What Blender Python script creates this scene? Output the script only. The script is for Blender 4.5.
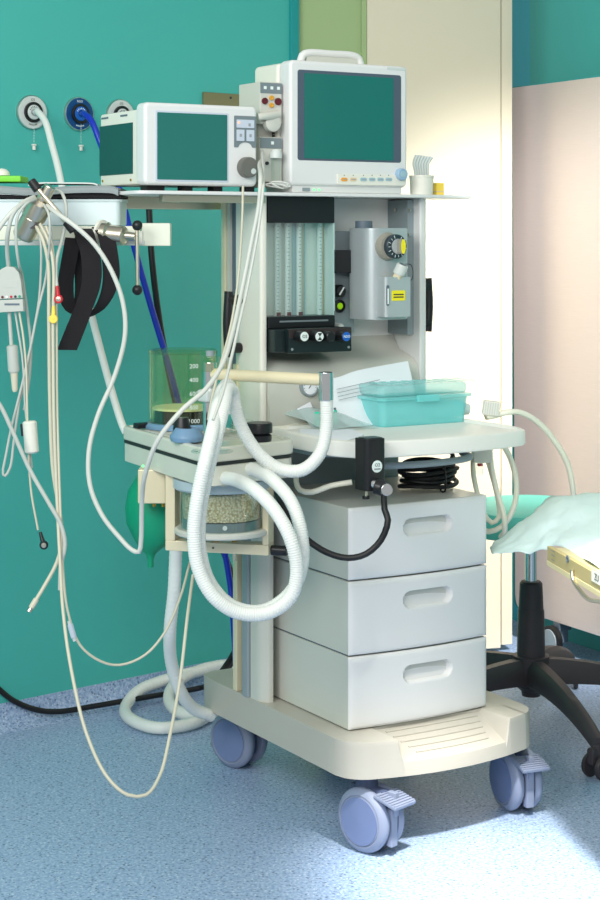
import bpy, bmesh, math, random
from math import radians as R, sin, cos, pi
from mathutils import Vector, Matrix, noise
random.seed(7)
scn = bpy.context.scene
for o in list(bpy.data.objects): bpy.data.objects.remove(o)
COL = scn.collection

# ------------------------------------------------------------ camera
F, CX, HZ, CH = 1700.0, 300.0, 235.0, 1.30        # focal length in px, centre column, horizon row, eye height
cd = bpy.data.cameras.new('camera'); cam = bpy.data.objects.new('camera', cd); COL.objects.link(cam)
cam.location = (0, 0, CH); cam.rotation_euler = (R(90), 0, 0)
cd.sensor_fit = 'AUTO'; cd.sensor_width = 36; cd.lens = 36*F/900; cd.shift_y = -(450-HZ)/900
cd.clip_start = .05; scn.camera = cam
# ------------------------------------------------------------ light
wd = bpy.data.worlds.new('room_light'); scn.world = wd; wd.use_nodes = True
wd.node_tree.nodes['Background'].inputs[0].default_value = (.99, 1.0, .985, 1)
wd.node_tree.nodes['Background'].inputs[1].default_value = .45
def area(name, loc, target, size, power, col):
    l = bpy.data.lights.new(name, 'AREA'); l.shape = 'RECTANGLE'; l.size, l.size_y = size; l.energy = power; l.color = col
    o = bpy.data.objects.new(name, l); COL.objects.link(o); o.location = loc
    o.rotation_euler = (Vector(target)-Vector(loc)).to_track_quat('-Z', 'Y').to_euler(); return o
area('fill_light_panel', (-1.6, 1.2, 2.4), (-.6, 4.5, .3), (1.3, 1.3), 60, (.97, 1, .97))  # added fill, brightens the lower left wall
area('fill_light_panel', (.9, 2.6, 2.9), (.9, 3.0, 0), (2.0, 2.0), 12, (1, .99, .95))  # overhead panel for general room ambience
area('fill_light_panel', (-.3, -.2, 2.3), (0, 4.2, .8), (1.8, 1.0), 56, (.98, 1, .98))  # soft frontal fill added behind the camera to lift machine and recess
sl = bpy.data.lights.new('surgical_lamp', 'SPOT'); sl.energy = 1350; sl.spot_size = R(16.5); sl.spot_blend = .9
sl.shadow_soft_size = .11; sl.color = (1, .955, .90)
so = bpy.data.objects.new('surgical_lamp', sl); COL.objects.link(so); so.location = (.40, 2.0, 3.1)
so.rotation_euler = (Vector((.44, 3.42, .0))-so.location).to_track_quat('-Z', 'Y').to_euler()
s2 = bpy.data.lights.new('surgical_lamp', 'SPOT'); s2.energy = 720; s2.spot_size = R(38); s2.spot_blend = .8; s2.shadow_soft_size = .12; s2.color = (1, .97, .95)
so2 = bpy.data.objects.new('surgical_lamp', s2); COL.objects.link(so2); so2.location = (1.15, 3.0, 2.65)
so2.rotation_euler = (Vector((.74, 5.25, .80))-so2.location).to_track_quat('-Z', 'Y').to_euler()
vs = scn.view_settings; vs.view_transform = 'Standard'; vs.look = 'None'; vs.gamma = 1; vs.exposure = 0.0
vs.use_curve_mapping = False

# ------------------------------------------------------------ frames: photo pixel -> point
YAW = R(31); P0 = (.106, 3.626)
I4 = Matrix.Identity(4)
MM = Matrix.Translation((P0[0], P0[1], 0)) @ Matrix.Rotation(YAW, 4, 'Z')      # machine frame (u right, v back, z up)
BYAW = R(36); MB_ = Matrix.Translation((-.195, 3.459, 0)) @ Matrix.Rotation(BYAW, 4, 'Z')   # breathing block frame
WALLA = R(40); MW = Matrix.Translation((-.79, 4.475, 0)) @ Matrix.Rotation(WALLA, 4, 'Z')   # left wall frame (x along wall, -y out)
EYE = Vector((0, 0, CH))
def P(px, py, d): return Vector(((px-CX)*d/F, d, CH-(py-HZ)*d/F))
def onplane(S, axis, c, px, py):
    """point where the ray through a photo pixel meets the plane axis=c of frame S, in frame coordinates"""
    Si = S.inverted(); e = Si @ EYE; q = (Si.to_3x3()) @ (P(px, py, 1)-EYE)
    return e+q*((c-e[axis])/q[axis])
def MU(px, py, u): return onplane(MM, 0, u, px, py)
def MV(px, py, v): return onplane(MM, 1, v, px, py)
def MZ(px, py, z): return onplane(MM, 2, z, px, py)
def WL(px, py, out=0): return onplane(MW, 1, -out, px, py)
def FL(px, py, z=0): return onplane(I4, 2, z, px, py)
def m2w(p): return MM @ Vector(p)

# ------------------------------------------------------------ materials
def lin(c): return tuple((x/12.92 if x <= .04045 else ((x+.055)/1.055)**2.4) for x in (v/255 for v in c))+(1,)
MATS = {}
def mat(name, rgb, rough=.5, metal=0, var=.05, scale=14, trans=0, alpha=1, bump=0, coat=0, emit=None, estr=0, ior=1.45, sss=0, stretch=None):
    if name in MATS: return MATS[name]
    m = bpy.data.materials.new(name); m.use_nodes = True; nt = m.node_tree; b = nt.nodes['Principled BSDF']
    tc = nt.nodes.new('ShaderNodeTexCoord'); nz = nt.nodes.new('ShaderNodeTexNoise'); nz.inputs['Scale'].default_value = scale; nz.inputs['Detail'].default_value = 3
    if stretch:
        mp = nt.nodes.new('ShaderNodeMapping'); mp.inputs['Scale'].default_value = stretch
        nt.links.new(tc.outputs['Object'], mp.inputs['Vector']); nt.links.new(mp.outputs['Vector'], nz.inputs['Vector'])
    else: nt.links.new(tc.outputs['Object'], nz.inputs['Vector'])
    c = lin(rgb); mx = nt.nodes.new('ShaderNodeMix'); mx.data_type = 'RGBA'
    mx.inputs['A'].default_value = tuple(v*(1-var) for v in c[:3])+(1,); mx.inputs['B'].default_value = tuple(min(1, v*(1+var)) for v in c[:3])+(1,)
    nt.links.new(nz.outputs['Fac'], mx.inputs['Factor']); nt.links.new(mx.outputs['Result'], b.inputs['Base Color'])
    b.inputs['Roughness'].default_value = rough; b.inputs['Metallic'].default_value = metal; b.inputs['IOR'].default_value = ior
    b.inputs['Transmission Weight'].default_value = trans; b.inputs['Alpha'].default_value = alpha
    if coat: b.inputs['Coat Weight'].default_value = coat; b.inputs['Coat Roughness'].default_value = .12
    if sss: b.inputs['Subsurface Weight'].default_value = sss; b.inputs['Subsurface Radius'].default_value = (.01, .01, .01)
    if bump:
        bp = nt.nodes.new('ShaderNodeBump'); bp.inputs['Strength'].default_value = bump; bp.inputs['Distance'].default_value = .002
        nt.links.new(nz.outputs['Fac'], bp.inputs['Height']); nt.links.new(bp.outputs['Normal'], b.inputs['Normal'])
    if emit: b.inputs['Emission Color'].default_value = lin(emit); b.inputs['Emission Strength'].default_value = estr
    MATS[name] = m; return m
mat('teal_paint', (72, 178, 168), .55, var=.03, scale=3)
mat('teal_trim', (34, 150, 150), .5, var=.03)
mat('blue_teal_paint', (36, 178, 192), .5, var=.03)
mat('green_paint', (158, 180, 128), .6, var=.03, scale=3)
mat('cream_paint', (222, 212, 188), .5, var=.02, scale=3)
mat('cream_edge', (222, 212, 188), .5, var=.02)
mat('ivory_plastic', (228, 226, 214), .38, var=.015, scale=6)
mat('warm_white', (236, 234, 226), .42, var=.015, scale=6)
mat('cool_white', (222, 222, 220), .36, var=.015, scale=6)
mat('machine_grey', (200, 200, 190), .34, var=.02, scale=6)
mat('mid_grey', (140, 152, 156), .42, var=.03)
mat('slate', (92, 106, 118), .45, var=.04)
mat('slate_plastic', (78, 90, 104), .4, var=.04)
mat('castor_blue', (134, 143, 166), .36, var=.03)
mat('castor_disc', (112, 126, 164), .36, var=.03)
mat('castor_dark', (74, 84, 112), .45, var=.04)
mat('black_plastic', (24, 25, 28), .36, var=.1)
mat('black_rubber', (20, 20, 22), .5, var=.1)
mat('black_cloth', (22, 19, 23), .85, var=.2, scale=300, bump=.3)
mat('brown_black', (52, 44, 44), .4, var=.05)
mat('green_black', (22, 36, 38), .35, var=.05)
mat('stool_black', (60, 54, 58), .45, var=.08)
mat('chrome', (225, 228, 230), .14, 1, var=.02)
mat('satin_metal', (205, 203, 196), .34, 1, var=.04)
mat('nickel', (206, 200, 182), .3, 1, var=.04)
mat('brass', (196, 160, 80), .3, 1, var=.05)
mat('olive_brass', (140, 132, 96), .42, .55, var=.05)
mat('cream_metal', (226, 214, 182), .35, .2, var=.03)
mat('steel_brushed', (218, 203, 197), .45, .4, var=.06, scale=6, stretch=(4, 4, 160), bump=.05)
mat('screen', (34, 110, 102), .16, var=.12, scale=3)  # teal reflection of the room is put into the base colour
mat('screen_side', (24, 78, 74), .3, var=.05)
mat('hose_white', (226, 228, 222), .42, var=.02)
mat('hose_clear', (240, 242, 236), .3, var=.03, alpha=.85)
mat('tube_cream', (244, 240, 222), .4, var=.02)
mat('lead_grey', (186, 190, 182), .45, var=.03)
mat('lead_beige', (206, 200, 178), .45, var=.03)
mat('cable_white', (204, 205, 196), .4, var=.02)
mat('blue_hose', (18, 50, 178), .3, var=.05)
mat('blue_outlet', (10, 66, 122), .35, var=.05)
mat('blue_ring', (26, 96, 186), .35, var=.05)
mat('outlet_white', (204, 210, 206), .4, var=.03)
mat('ink', (40, 46, 52), .6, var=.05)
mat('ink_light', (150, 156, 160), .6, var=.05)
mat('ink_white', (226, 236, 232), .5, var=.02)
mat('paper', (236, 240, 244), .7, var=.01)
mat('box_teal', (140, 236, 236), .3, var=.04, alpha=.5)
mat('box_lid', (160, 238, 236), .28, var=.03, alpha=.45)
mat('contents_white', (226, 240, 240), .6, var=.08, scale=40)
mat('pouch', (214, 236, 234), .2, var=.03, alpha=.4)
mat('syringe_green', (60, 214, 176), .35, var=.04)
mat('syringe_blue', (26, 120, 214), .35, var=.04)
mat('bag_green', (10, 150, 110), .42, var=.05, scale=5)
mat('yellow', (238, 224, 40), .5, var=.03)
mat('yellow_soft', (246, 212, 84), .5, var=.03)
mat('amber', (214, 154, 40), .4, var=.05)
mat('maroon', (92, 24, 34), .35, var=.08)
mat('red', (190, 30, 44), .4, var=.05)
mat('lime', (160, 220, 10), .4, var=.05, emit=(160, 220, 10), estr=.25)
mat('led_green', (120, 240, 150), .4, emit=(120, 240, 150), estr=1)
mat('led_orange', (255, 170, 140), .4, emit=(255, 150, 110), estr=1.2)
mat('orange', (240, 164, 48), .45, var=.03)
mat('peach', (222, 196, 160), .45, var=.03)
mat('button_blue', (158, 188, 196), .45, var=.03)
mat('knob_blue', (148, 180, 204), .35, var=.03)
mat('knob_grey', (104, 104, 98), .42, var=.04)
mat('panel_grey', (116, 128, 132), .45, var=.03)
mat('key_lilac', (196, 204, 216), .45, var=.02)
mat('valve_blue', (112, 146, 176), .35, var=.05)
mat('block_clear', (216, 214, 198), .2, var=.04, coat=.4)
mat('gasket', (38, 44, 42), .6, var=.05)
mat('lime_green', (118, 206, 52), .5, var=.04)
mat('sheet_grey', (150, 158, 158), .7, var=.06)
mat('bin_white', (216, 230, 230), .35, var=.02)
mat('seat_teal', (92, 192, 176), .45, var=.03)
mat('drape', (224, 246, 242), .8, var=.05, scale=9, bump=.2, sss=.0)
mat('rail_cream', (222, 224, 206), .4, var=.03)
mat('tray_cream', (206, 196, 150), .45, .1, var=.03)
mat('gold_sticker', (178, 164, 112), .5, .1, var=.04)
def granule_mat():
    m = mat('granules', (222, 208, 176), .8, var=.05); nt = m.node_tree; b = nt.nodes['Principled BSDF']
    v = nt.nodes.new('ShaderNodeTexVoronoi'); v.inputs['Scale'].default_value = 190; tc = nt.nodes['Texture Coordinate']
    nt.links.new(tc.outputs['Object'], v.inputs['Vector']); r = nt.nodes.new('ShaderNodeValToRGB')
    r.color_ramp.elements[0].color = lin((240, 230, 204)); r.color_ramp.elements[1].color = lin((176, 158, 118)); r.color_ramp.elements[1].position = .8
    nt.links.new(v.outputs['Distance'], r.inputs['Fac']); nt.links.new(r.outputs['Color'], b.inputs['Base Color'])
    bp = nt.nodes.new('ShaderNodeBump'); bp.invert = True; bp.inputs['Distance'].default_value = .004; nt.links.new(v.outputs['Distance'], bp.inputs['Height']); nt.links.new(bp.outputs['Normal'], b.inputs['Normal'])
granule_mat()
def floor_mat():
    m = mat('speckled_vinyl', (160, 184, 212), .42, var=.0); nt = m.node_tree; b = nt.nodes['Principled BSDF']; tc = nt.nodes['Texture Coordinate']
    def ramp(src, pts):
        r = nt.nodes.new('ShaderNodeValToRGB'); e = r.color_ramp.elements
        e[0].position, e[0].color = pts[0][0], lin(pts[0][1]); e[1].position, e[1].color = pts[-1][0], lin(pts[-1][1])
        for p, c in pts[1:-1]: x = e.new(p); x.color = lin(c)
        nt.links.new(src, r.inputs['Fac']); return r.outputs['Color']
    def mixc(f, a, c_):
        x = nt.nodes.new('ShaderNodeMix'); x.data_type = 'RGBA'; nt.links.new(f, x.inputs['Factor']); nt.links.new(a, x.inputs['A'])
        x.inputs['B'].default_value = lin(c_); return x.outputs['Result']
    n1 = nt.nodes.new('ShaderNodeTexNoise'); n1.inputs['Scale'].default_value = 140; n1.inputs['Detail'].default_value = 4; nt.links.new(tc.outputs['Object'], n1.inputs['Vector'])
    base = ramp(n1.outputs['Fac'], [(.34, (126, 150, 188)), (.5, (152, 175, 206)), (.68, (180, 198, 222))])
    for sc, th, colr in ((75, .16, (66, 82, 118)), (60, .14, (52, 60, 84)), (90, .17, (216, 228, 238))):
        v = nt.nodes.new('ShaderNodeTexVoronoi'); v.inputs['Scale'].default_value = sc; nt.links.new(tc.outputs['Object'], v.inputs['Vector'])
        mr = nt.nodes.new('ShaderNodeMapRange'); mr.inputs['From Min'].default_value = th; mr.inputs['From Max'].default_value = th+.05
        mr.inputs['To Min'].default_value = .65; mr.inputs['To Max'].default_value = 0
        nt.links.new(v.outputs['Distance'], mr.inputs['Value']); base = mixc(mr.outputs['Result'], base, colr)
    nt.links.new(base, b.inputs['Base Color'])
floor_mat()
def glass_mat(name, tint, k, rough=.05):
    m = bpy.data.materials.new(name); m.use_nodes = True; nt = m.node_tree; nt.nodes.remove(nt.nodes['Principled BSDF'])
    t = nt.nodes.new('ShaderNodeBsdfTransparent'); t.inputs[0].default_value = lin(tint)
    g = nt.nodes.new('ShaderNodeBsdfGlossy'); g.inputs['Roughness'].default_value = rough
    lw = nt.nodes.new('ShaderNodeLayerWeight'); lw.inputs['Blend'].default_value = .35
    mr = nt.nodes.new('ShaderNodeMapRange'); mr.inputs['To Min'].default_value = k; mr.inputs['To Max'].default_value = .38
    nt.links.new(lw.outputs['Facing'], mr.inputs['Value'])
    mx = nt.nodes.new('ShaderNodeMixShader'); nt.links.new(mr.outputs['Result'], mx.inputs[0]); nt.links.new(t.outputs[0], mx.inputs[1]); nt.links.new(g.outputs[0], mx.inputs[2])
    nt.links.new(mx.outputs[0], nt.nodes['Material Output'].inputs[0]); MATS[name] = m
glass_mat('jar_glass', (246, 250, 232), .05)
glass_mat('clear_glass', (250, 254, 252), .05)

# ------------------------------------------------------------ mesh builder
def catmull(pts, step=.012, closed=False):
    pts = [Vector(p) for p in pts]; n = len(pts); out = []
    rng = range(n if closed else n-1)
    for i in rng:
        p1, p2 = pts[i], pts[(i+1) % n]
        p0 = pts[(i-1) % n] if (closed or i > 0) else p1*2-p2
        p3 = pts[(i+2) % n] if (closed or i < n-2) else p2*2-p1
        k = max(2, int((p2-p1).length/step))
        d = lambda a, b: max((b-a).length**.5, 1e-4)
        t0 = 0; t1 = t0+d(p0, p1); t2 = t1+d(p1, p2); t3 = t2+d(p2, p3)
        for j in range(k):
            t = t1+(t2-t1)*j/k
            A1 = p0*((t1-t)/(t1-t0))+p1*((t-t0)/(t1-t0)); A2 = p1*((t2-t)/(t2-t1))+p2*((t-t1)/(t2-t1)); A3 = p2*((t3-t)/(t3-t2))+p3*((t-t2)/(t3-t2))
            B1 = A1*((t2-t)/(t2-t0))+A2*((t-t0)/(t2-t0)); B2 = A2*((t3-t)/(t3-t1))+A3*((t-t1)/(t3-t1))
            out.append(B1*((t2-t)/(t2-t1))+B2*((t-t1)/(t2-t1)))
    if not closed: out.append(pts[-1])
    return out
def resample(pts, step):
    out = [pts[0]]; acc = 0
    for a, b in zip(pts, pts[1:]):
        L = (b-a).length; t = step-acc
        while t <= L and L > 1e-9: out.append(a.lerp(b, t/L)); t += step
        acc = (acc+L) % step if L else acc
    return out
class MB:
    def __init__(s): s.v = []; s.f = []
    def add(s, verts, faces, X=None):
        o = len(s.v); s.v += [(X @ Vector(p) if X else Vector(p)) for p in verts]; s.f += [tuple(i+o for i in f) for f in faces]; return s
    def addbm(s, bm, X=None):
        bm.verts.index_update(); s.add([v.co.copy() for v in bm.verts], [[v.index for v in f.verts] for f in bm.faces], X); bm.free(); return s
    def box(s, x0, x1, y0, y1, z0, z1, bev=0, seg=2, X=None):
        bm = bmesh.new(); bmesh.ops.create_cube(bm, size=1, matrix=Matrix.Translation(((x0+x1)/2, (y0+y1)/2, (z0+z1)/2)) @ Matrix.Diagonal((x1-x0, y1-y0, z1-z0, 1)))
        if bev: bmesh.ops.bevel(bm, geom=bm.edges[:], offset=bev, segments=seg, profile=.5, affect='EDGES', clamp_overlap=True)
        return s.addbm(bm, X)
    def prism(s, poly, h0, h1, bev=0, seg=2, X=None, inset=None):
        """poly in xy, extruded z from h0 to h1; inset=(margin, depth) sinks a floor into the top"""
        bm = bmesh.new(); bot = [bm.verts.new((x, y, h0)) for x, y in poly]; top = [bm.verts.new((x, y, h1)) for x, y in poly]
        n = len(poly); bm.faces.new(bot[::-1]); ft = bm.faces.new(top)
        for i in range(n): bm.faces.new((bot[i], bot[(i+1) % n], top[(i+1) % n], top[i]))
        bmesh.ops.recalc_face_normals(bm, faces=bm.faces[:])
        te = [e for e in bm.edges if abs(e.verts[0].co.z-e.verts[1].co.z) < 1e-7]
        if inset:
            bmesh.ops.inset_region(bm, faces=[ft], thickness=inset[0]); bmesh.ops.inset_region(bm, faces=[ft], thickness=abs(inset[1])*.8, depth=-inset[1])
        if bev: bmesh.ops.bevel(bm, geom=te, offset=bev, segments=seg, profile=.5, affect='EDGES', clamp_overlap=True)
        return s.addbm(bm, X)
    def lathe(s, prof, n=28, X=None, cap=True):
        """prof = [(r, z)] about local z"""
        vs, fs = [], []
        for r, z in prof: vs += [(r*cos(2*pi*i/n), r*sin(2*pi*i/n), z) for i in range(n)]
        for k in range(len(prof)-1):
            for i in range(n): j = (i+1) % n; fs.append((k*n+i, k*n+j, (k+1)*n+j, (k+1)*n+i))
        if cap:
            fs.append(tuple(range(n))[::-1]); fs.append(tuple(range((len(prof)-1)*n, len(prof)*n)))
        return s.add(vs, fs, X)
    def cyl(s, a, b, r, r2=None, n=20, bev=0):
        a, b = Vector(a), Vector(b); L = (b-a).length; r2 = r if r2 is None else r2
        X = Matrix.Translation(a) @ (b-a).to_track_quat('Z', 'Y').to_matrix().to_4x4()
        pr = [(r, 0), (r2, L)] if not bev else [(r-bev, 0), (r-bev*.3, bev*.3), (r, bev), (r2, L-bev), (r2-bev*.3, L-bev*.3), (r2-bev, L)]
        return s.lathe(pr, n, X)
    def lat(s, a, b, prof, n=24):
        a, b = Vector(a), Vector(b); X = Matrix.Translation(a) @ (b-a).to_track_quat('Z', 'Y').to_matrix().to_4x4(); return s.lathe(prof, n, X)
    def tube(s, pts, r, n=8, step=.012, corr=0, pitch=.006, closed=False, smooth=True):
        pts = catmull(pts, step, closed) if smooth else [Vector(p) for p in pts]
        if corr: pts = resample(catmull(pts, .004), pitch/4)
        m = len(pts); ring = []; up = None
        for i, p in enumerate(pts):
            t = (pts[(i+1) % m]-pts[i-1]) if closed else (pts[min(i+1, m-1)]-pts[max(i-1, 0)])
            if t.length < 1e-9: t = Vector((0, 0, 1))
            t.normalize()
            if up is None: up = t.orthogonal().normalized()
            up = (up-t*up.dot(t)); up = up.normalized() if up.length > 1e-6 else t.orthogonal().normalized()
            w = t.cross(up); rr = r(i/(m-1)) if callable(r) else r
            if corr: rr *= 1-corr*(0, .5, 1, .5)[i % 4]
            ring += [p+(up*cos(2*pi*k/n)+w*sin(2*pi*k/n))*rr for k in range(n)]
        fs = []
        for i in range(m if closed else m-1):
            a, b = i*n, ((i+1) % m)*n
            for k in range(n): l = (k+1) % n; fs.append((a+k, a+l, b+l, b+k))
        if not closed: fs += [tuple(range(n))[::-1], tuple(range((m-1)*n, m*n))]
        return s.add(ring, fs)
    def strip(s, pts, wvec, width, th=.002, step=.01):
        """ribbon: centre line pts, width along wvec (list or one vector), thickness th"""
        W = [Vector(w) for w in wvec] if isinstance(wvec, list) else [Vector(wvec)]*len(pts)
        c = catmull(pts, step); n = len(c); k = len(pts)-1
        vs, fs = [], []
        for i, p in enumerate(c):
            x = i/(n-1)*k; j = min(int(x), k-1); w = W[j].lerp(W[j+1], x-j).normalized()
            t = (c[min(i+1, n-1)]-c[max(i-1, 0)]).normalized(); nr = t.cross(w).normalized()
            for a, b in ((-1, -1), (1, -1), (1, 1), (-1, 1)): vs.append(p+w*(a*width/2)+nr*(b*th/2))
        for i in range(n-1):
            for q in range(4): r = (q+1) % 4; fs.append((i*4+q, i*4+r, i*4+4+r, i*4+4+q))
        fs += [(3, 2, 1, 0), tuple((n-1)*4+q for q in range(4))]
        return s.add(vs, fs)
    def sheet(s, rows, th=0, sub=4):
        """rows of control points -> smooth surface with thickness"""
        g = []
        for r in rows:
            c = []
            for i in range(len(r)-1):
                q = catmull([r[max(i-1, 0)], r[i], r[i+1], r[min(i+2, len(r)-1)]] if 0 < i < len(r)-2 else r[i:i+2], 9) if False else None
                a = Vector(r[i]); b = Vector(r[i+1]); p = Vector(r[i-1]) if i else a*2-b; e = Vector(r[i+2]) if i+2 < len(r) else b*2-a
                for k in range(sub):
                    t = k/sub; c.append(.5*((2*a)+(b-p)*t+(2*p-5*a+4*b-e)*t*t+(3*a-p-3*b+e)*t**3))
            c.append(Vector(r[-1])); g.append(c)
        gt = [list(x) for x in zip(*g)]; G = []
        for r in gt:
            c = []
            for i in range(len(r)-1):
                a = r[i]; b = r[i+1]; p = r[i-1] if i else a*2-b; e = r[i+2] if i+2 < len(r) else b*2-a
                for k in range(sub):
                    t = k/sub; c.append(.5*((2*a)+(b-p)*t+(2*p-5*a+4*b-e)*t*t+(3*a-p-3*b+e)*t**3))
            c.append(r[-1]); G.append(c)
        A, B = len(G), len(G[0]); vs = [p for r in G for p in r]; ix = lambda i, j: i*B+j
        fs = [(ix(i, j), ix(i+1, j), ix(i+1, j+1), ix(i, j+1)) for i in range(A-1) for j in range(B-1)]
        if th:
            nr = [Vector((0, 0, 0)) for _ in vs]
            for f in fs:
                k = (vs[f[1]]-vs[f[0]]).cross(vs[f[3]]-vs[f[0]])
                for q in f: nr[q] += k
            N = len(vs); vs += [p-n_.normalized()*th if n_.length else p for p, n_ in zip(vs, nr)]
            fs += [tuple(q+N for q in f[::-1]) for f in fs[:]]
            brd = [ix(0, j) for j in range(B)]+[ix(i, B-1) for i in range(1, A)]+[ix(A-1, j) for j in range(B-2, -1, -1)]+[ix(i, 0) for i in range(A-2, 0, -1)]
            for a, b in zip(brd, brd[1:]+brd[:1]): fs.append((a, b, b+N, a+N))
        return s.add(vs, fs)
    def build(s, name, m, parent=None, S=I4, ang=38, origin=None, flip=True):
        """link as one mesh object. Vertices are in frame S; parent decides the local frame"""
        if parent is not None: WM = WORLD[parent.name]
        else:
            if origin is None:
                lo = min(v.z for v in s.v); k = [v for v in s.v if v.z < lo+.02]; q = sum(k, Vector())/len(k); q.z = lo
            else: q = Vector(origin)
            WM = S @ Matrix.Translation(q)
        X = WM.inverted() @ S
        me = bpy.data.meshes.new(name); me.from_pydata([X @ v for v in s.v], [], s.f); me.update()
        if flip:
            bm = bmesh.new(); bm.from_mesh(me); bmesh.ops.recalc_face_normals(bm, faces=bm.faces[:]); bm.to_mesh(me); bm.free()
        me.polygons.foreach_set('use_smooth', [True]*len(me.polygons)); me.set_sharp_from_angle(angle=R(ang))
        me.materials.append(MATS[m]); o = bpy.data.objects.new(name, me); COL.objects.link(o)
        if ang <= 40: wn = o.modifiers.new('weighted_normal', 'WEIGHTED_NORMAL'); wn.keep_sharp = True
        if parent is not None: o.parent = parent
        else: o.matrix_world = WM
        WORLD[o.name] = WM; return o
WORLD = {}
def tag(o, label, cat=None, group=None):
    o['label'] = label
    if cat: o['category'] = cat
    if group: o['group'] = group
    return o
def thing(name, label, cat, S=I4, at=(0, 0, 0), group=None, rot=0):
    o = bpy.data.objects.new(name, None); o.empty_display_size = .05; COL.objects.link(o)
    WM = S @ Matrix.Translation(at) @ Matrix.Rotation(rot, 4, 'Z'); o.matrix_world = WM; WORLD[o.name] = WM
    return tag(o, label, cat, group)
def struct(o): o['kind'] = 'structure'; return o
def copy_tree(o, parent=None, WM=None):
    c = o.copy(); COL.objects.link(c)
    if parent is not None: c.parent = parent
    if WM is not None: c.matrix_world = WM
    for ch in o.children: copy_tree(ch, c)
    return c
def text(s, size, m, parent, X, S=I4, name='lettering', align='CENTER', depth=.0003):
    """flat print: local x right, y up, z out of the surface; X places it in frame S"""
    c = bpy.data.curves.new('t', 'FONT'); c.body = s; c.size = size; c.align_x = align; c.align_y = 'CENTER'; c.extrude = depth; c.resolution_u = 2
    o = bpy.data.objects.new('t', c); COL.objects.link(o); bpy.context.view_layer.update()
    me = o.to_mesh(); b = MB().add([X @ v.co for v in me.vertices], [tuple(p.vertices) for p in me.polygons]); o.to_mesh_clear()
    bpy.data.objects.remove(o); return b.build(name, m, parent, S, flip=False)
def facing(p, S=I4):  # matrix whose x = frame x, y = frame z, z = -frame y (a front face) at p
    return Matrix.Translation(p) @ Matrix(((1, 0, 0, 0), (0, 0, -1, 0), (0, 1, 0, 0), (0, 0, 0, 1)))
def rrect(x0, x1, y0, y1, r, n=6):
    o = []
    for cx, cy, a in ((x1-r, y1-r, 0), (x0+r, y1-r, 90), (x0+r, y0+r, 180), (x1-r, y0+r, 270)):
        o += [(cx+r*cos(R(a+90*k/n)), cy+r*sin(R(a+90*k/n))) for k in range(n+1)]
    return o
def rpoly(pts, r, n=6):
    """polygon with rounded corners; r one value or a list"""
    out = []; m = len(pts)
    for i, p in enumerate(pts):
        p = Vector(p); a = Vector(pts[i-1])-p; b = Vector(pts[(i+1) % m])-p; q = r[i] if isinstance(r, list) else r
        q = min(q, a.length*.49, b.length*.49); s, e = p+a.normalized()*q, p+b.normalized()*q
        for k in range(n+1):
            t = k/n; out.append(tuple(s*(1-t)**2+p*2*t*(1-t)+e*t*t))
    return out
def panel(poly, y0, y1, bev=0, X=I4, seg=2, inset=None):
    """polygon in (x, z) of a frame, extruded from y=y1 (back) to y=y0 (front)"""
    return MB().prism(poly, -y1, -y0, bev, seg, X @ Matrix(((1, 0, 0, 0), (0, 0, -1, 0), (0, 1, 0, 0), (0, 0, 0, 1))), inset)

# ============================================================ the setting
b = MB().box(-3.2, 3.2, -1.5, 8, -.1, 0); struct(b.build('floor', 'speckled_vinyl', origin=(0, 3, 0)))['label'] = 'blue grey speckled vinyl floor'
WT = 2.75   # wall top
# left wall: x along the wall, out = -y
t_end = WL(289, 300).x; t_c = WL(297, 300).x
w = MB().box(-2.6, t_end, 0, .12, 0, WT).build('wall_left', 'teal_paint', None, MW); struct(w)
struct(MB().box(t_end, t_c, -.012, .12, 0, WT, .003).build('trim_1', 'teal_trim', None, MW))['label'] = 'darker teal corner strip where the teal wall ends'
# coved skirting of floor vinyl
pr = [(0, 0), (-.05, 0), (-.03, .006), (-.012, .02), (-.004, .04), (-.002, .066), (0, .066)]
cv = MB(); n = len(pr)
for x in (-2.6, t_c): cv.v += [Vector((x, y, z)) for y, z in pr]
cv.f = [(i, (i+1) % n, n+(i+1) % n, n+i) for i in range(n)]+[tuple(range(n)), tuple(range(n, 2*n))]
struct(cv.build('baseboard_left', 'speckled_vinyl', None, MW))['label'] = 'coved skirting of blue speckled vinyl below the teal wall'
# back wall (green strip + cream panel), nearly square to the view
ca = MW @ Vector((t_c, 0, 0)); e = P(500.5, 652, 1.3*F/(652-HZ)); A2 = math.atan2(e.y-ca.y, e.x-ca.x)
MC = Matrix.Translation((ca.x, ca.y, 0)) @ Matrix.Rotation(A2, 4, 'Z')
def CW(px, py, out=0): return onplane(MC, 1, -out, px, py)
g1, g2, c1 = CW(362, 50).x, CW(367, 50).x, CW(501, 500).x
struct(MB().box(0, g1, .012, .14, 0, WT).build('wall_back', 'green_paint', None, MC))['label'] = 'narrow sage green strip of wall'
struct(MB().box(g1, g2, .004, .14, 0, WT).build('trim_2', 'green_paint', None, MC))['label'] = 'green door jamb edge beside cream panel'
struct(MB().box(g2+.001, c1, 0, .05, .012, WT, .003).build('door_1', 'cream_paint', None, MC))['label'] = 'tall cream door leaf or wall panel'
edge = MB().box(c1+.003, c1+.04, .004, .05, .02, WT, .003).build('trim_3', 'cream_edge', None, MC); struct(edge)['label'] = 'cream edge strip of the tall panel'
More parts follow.
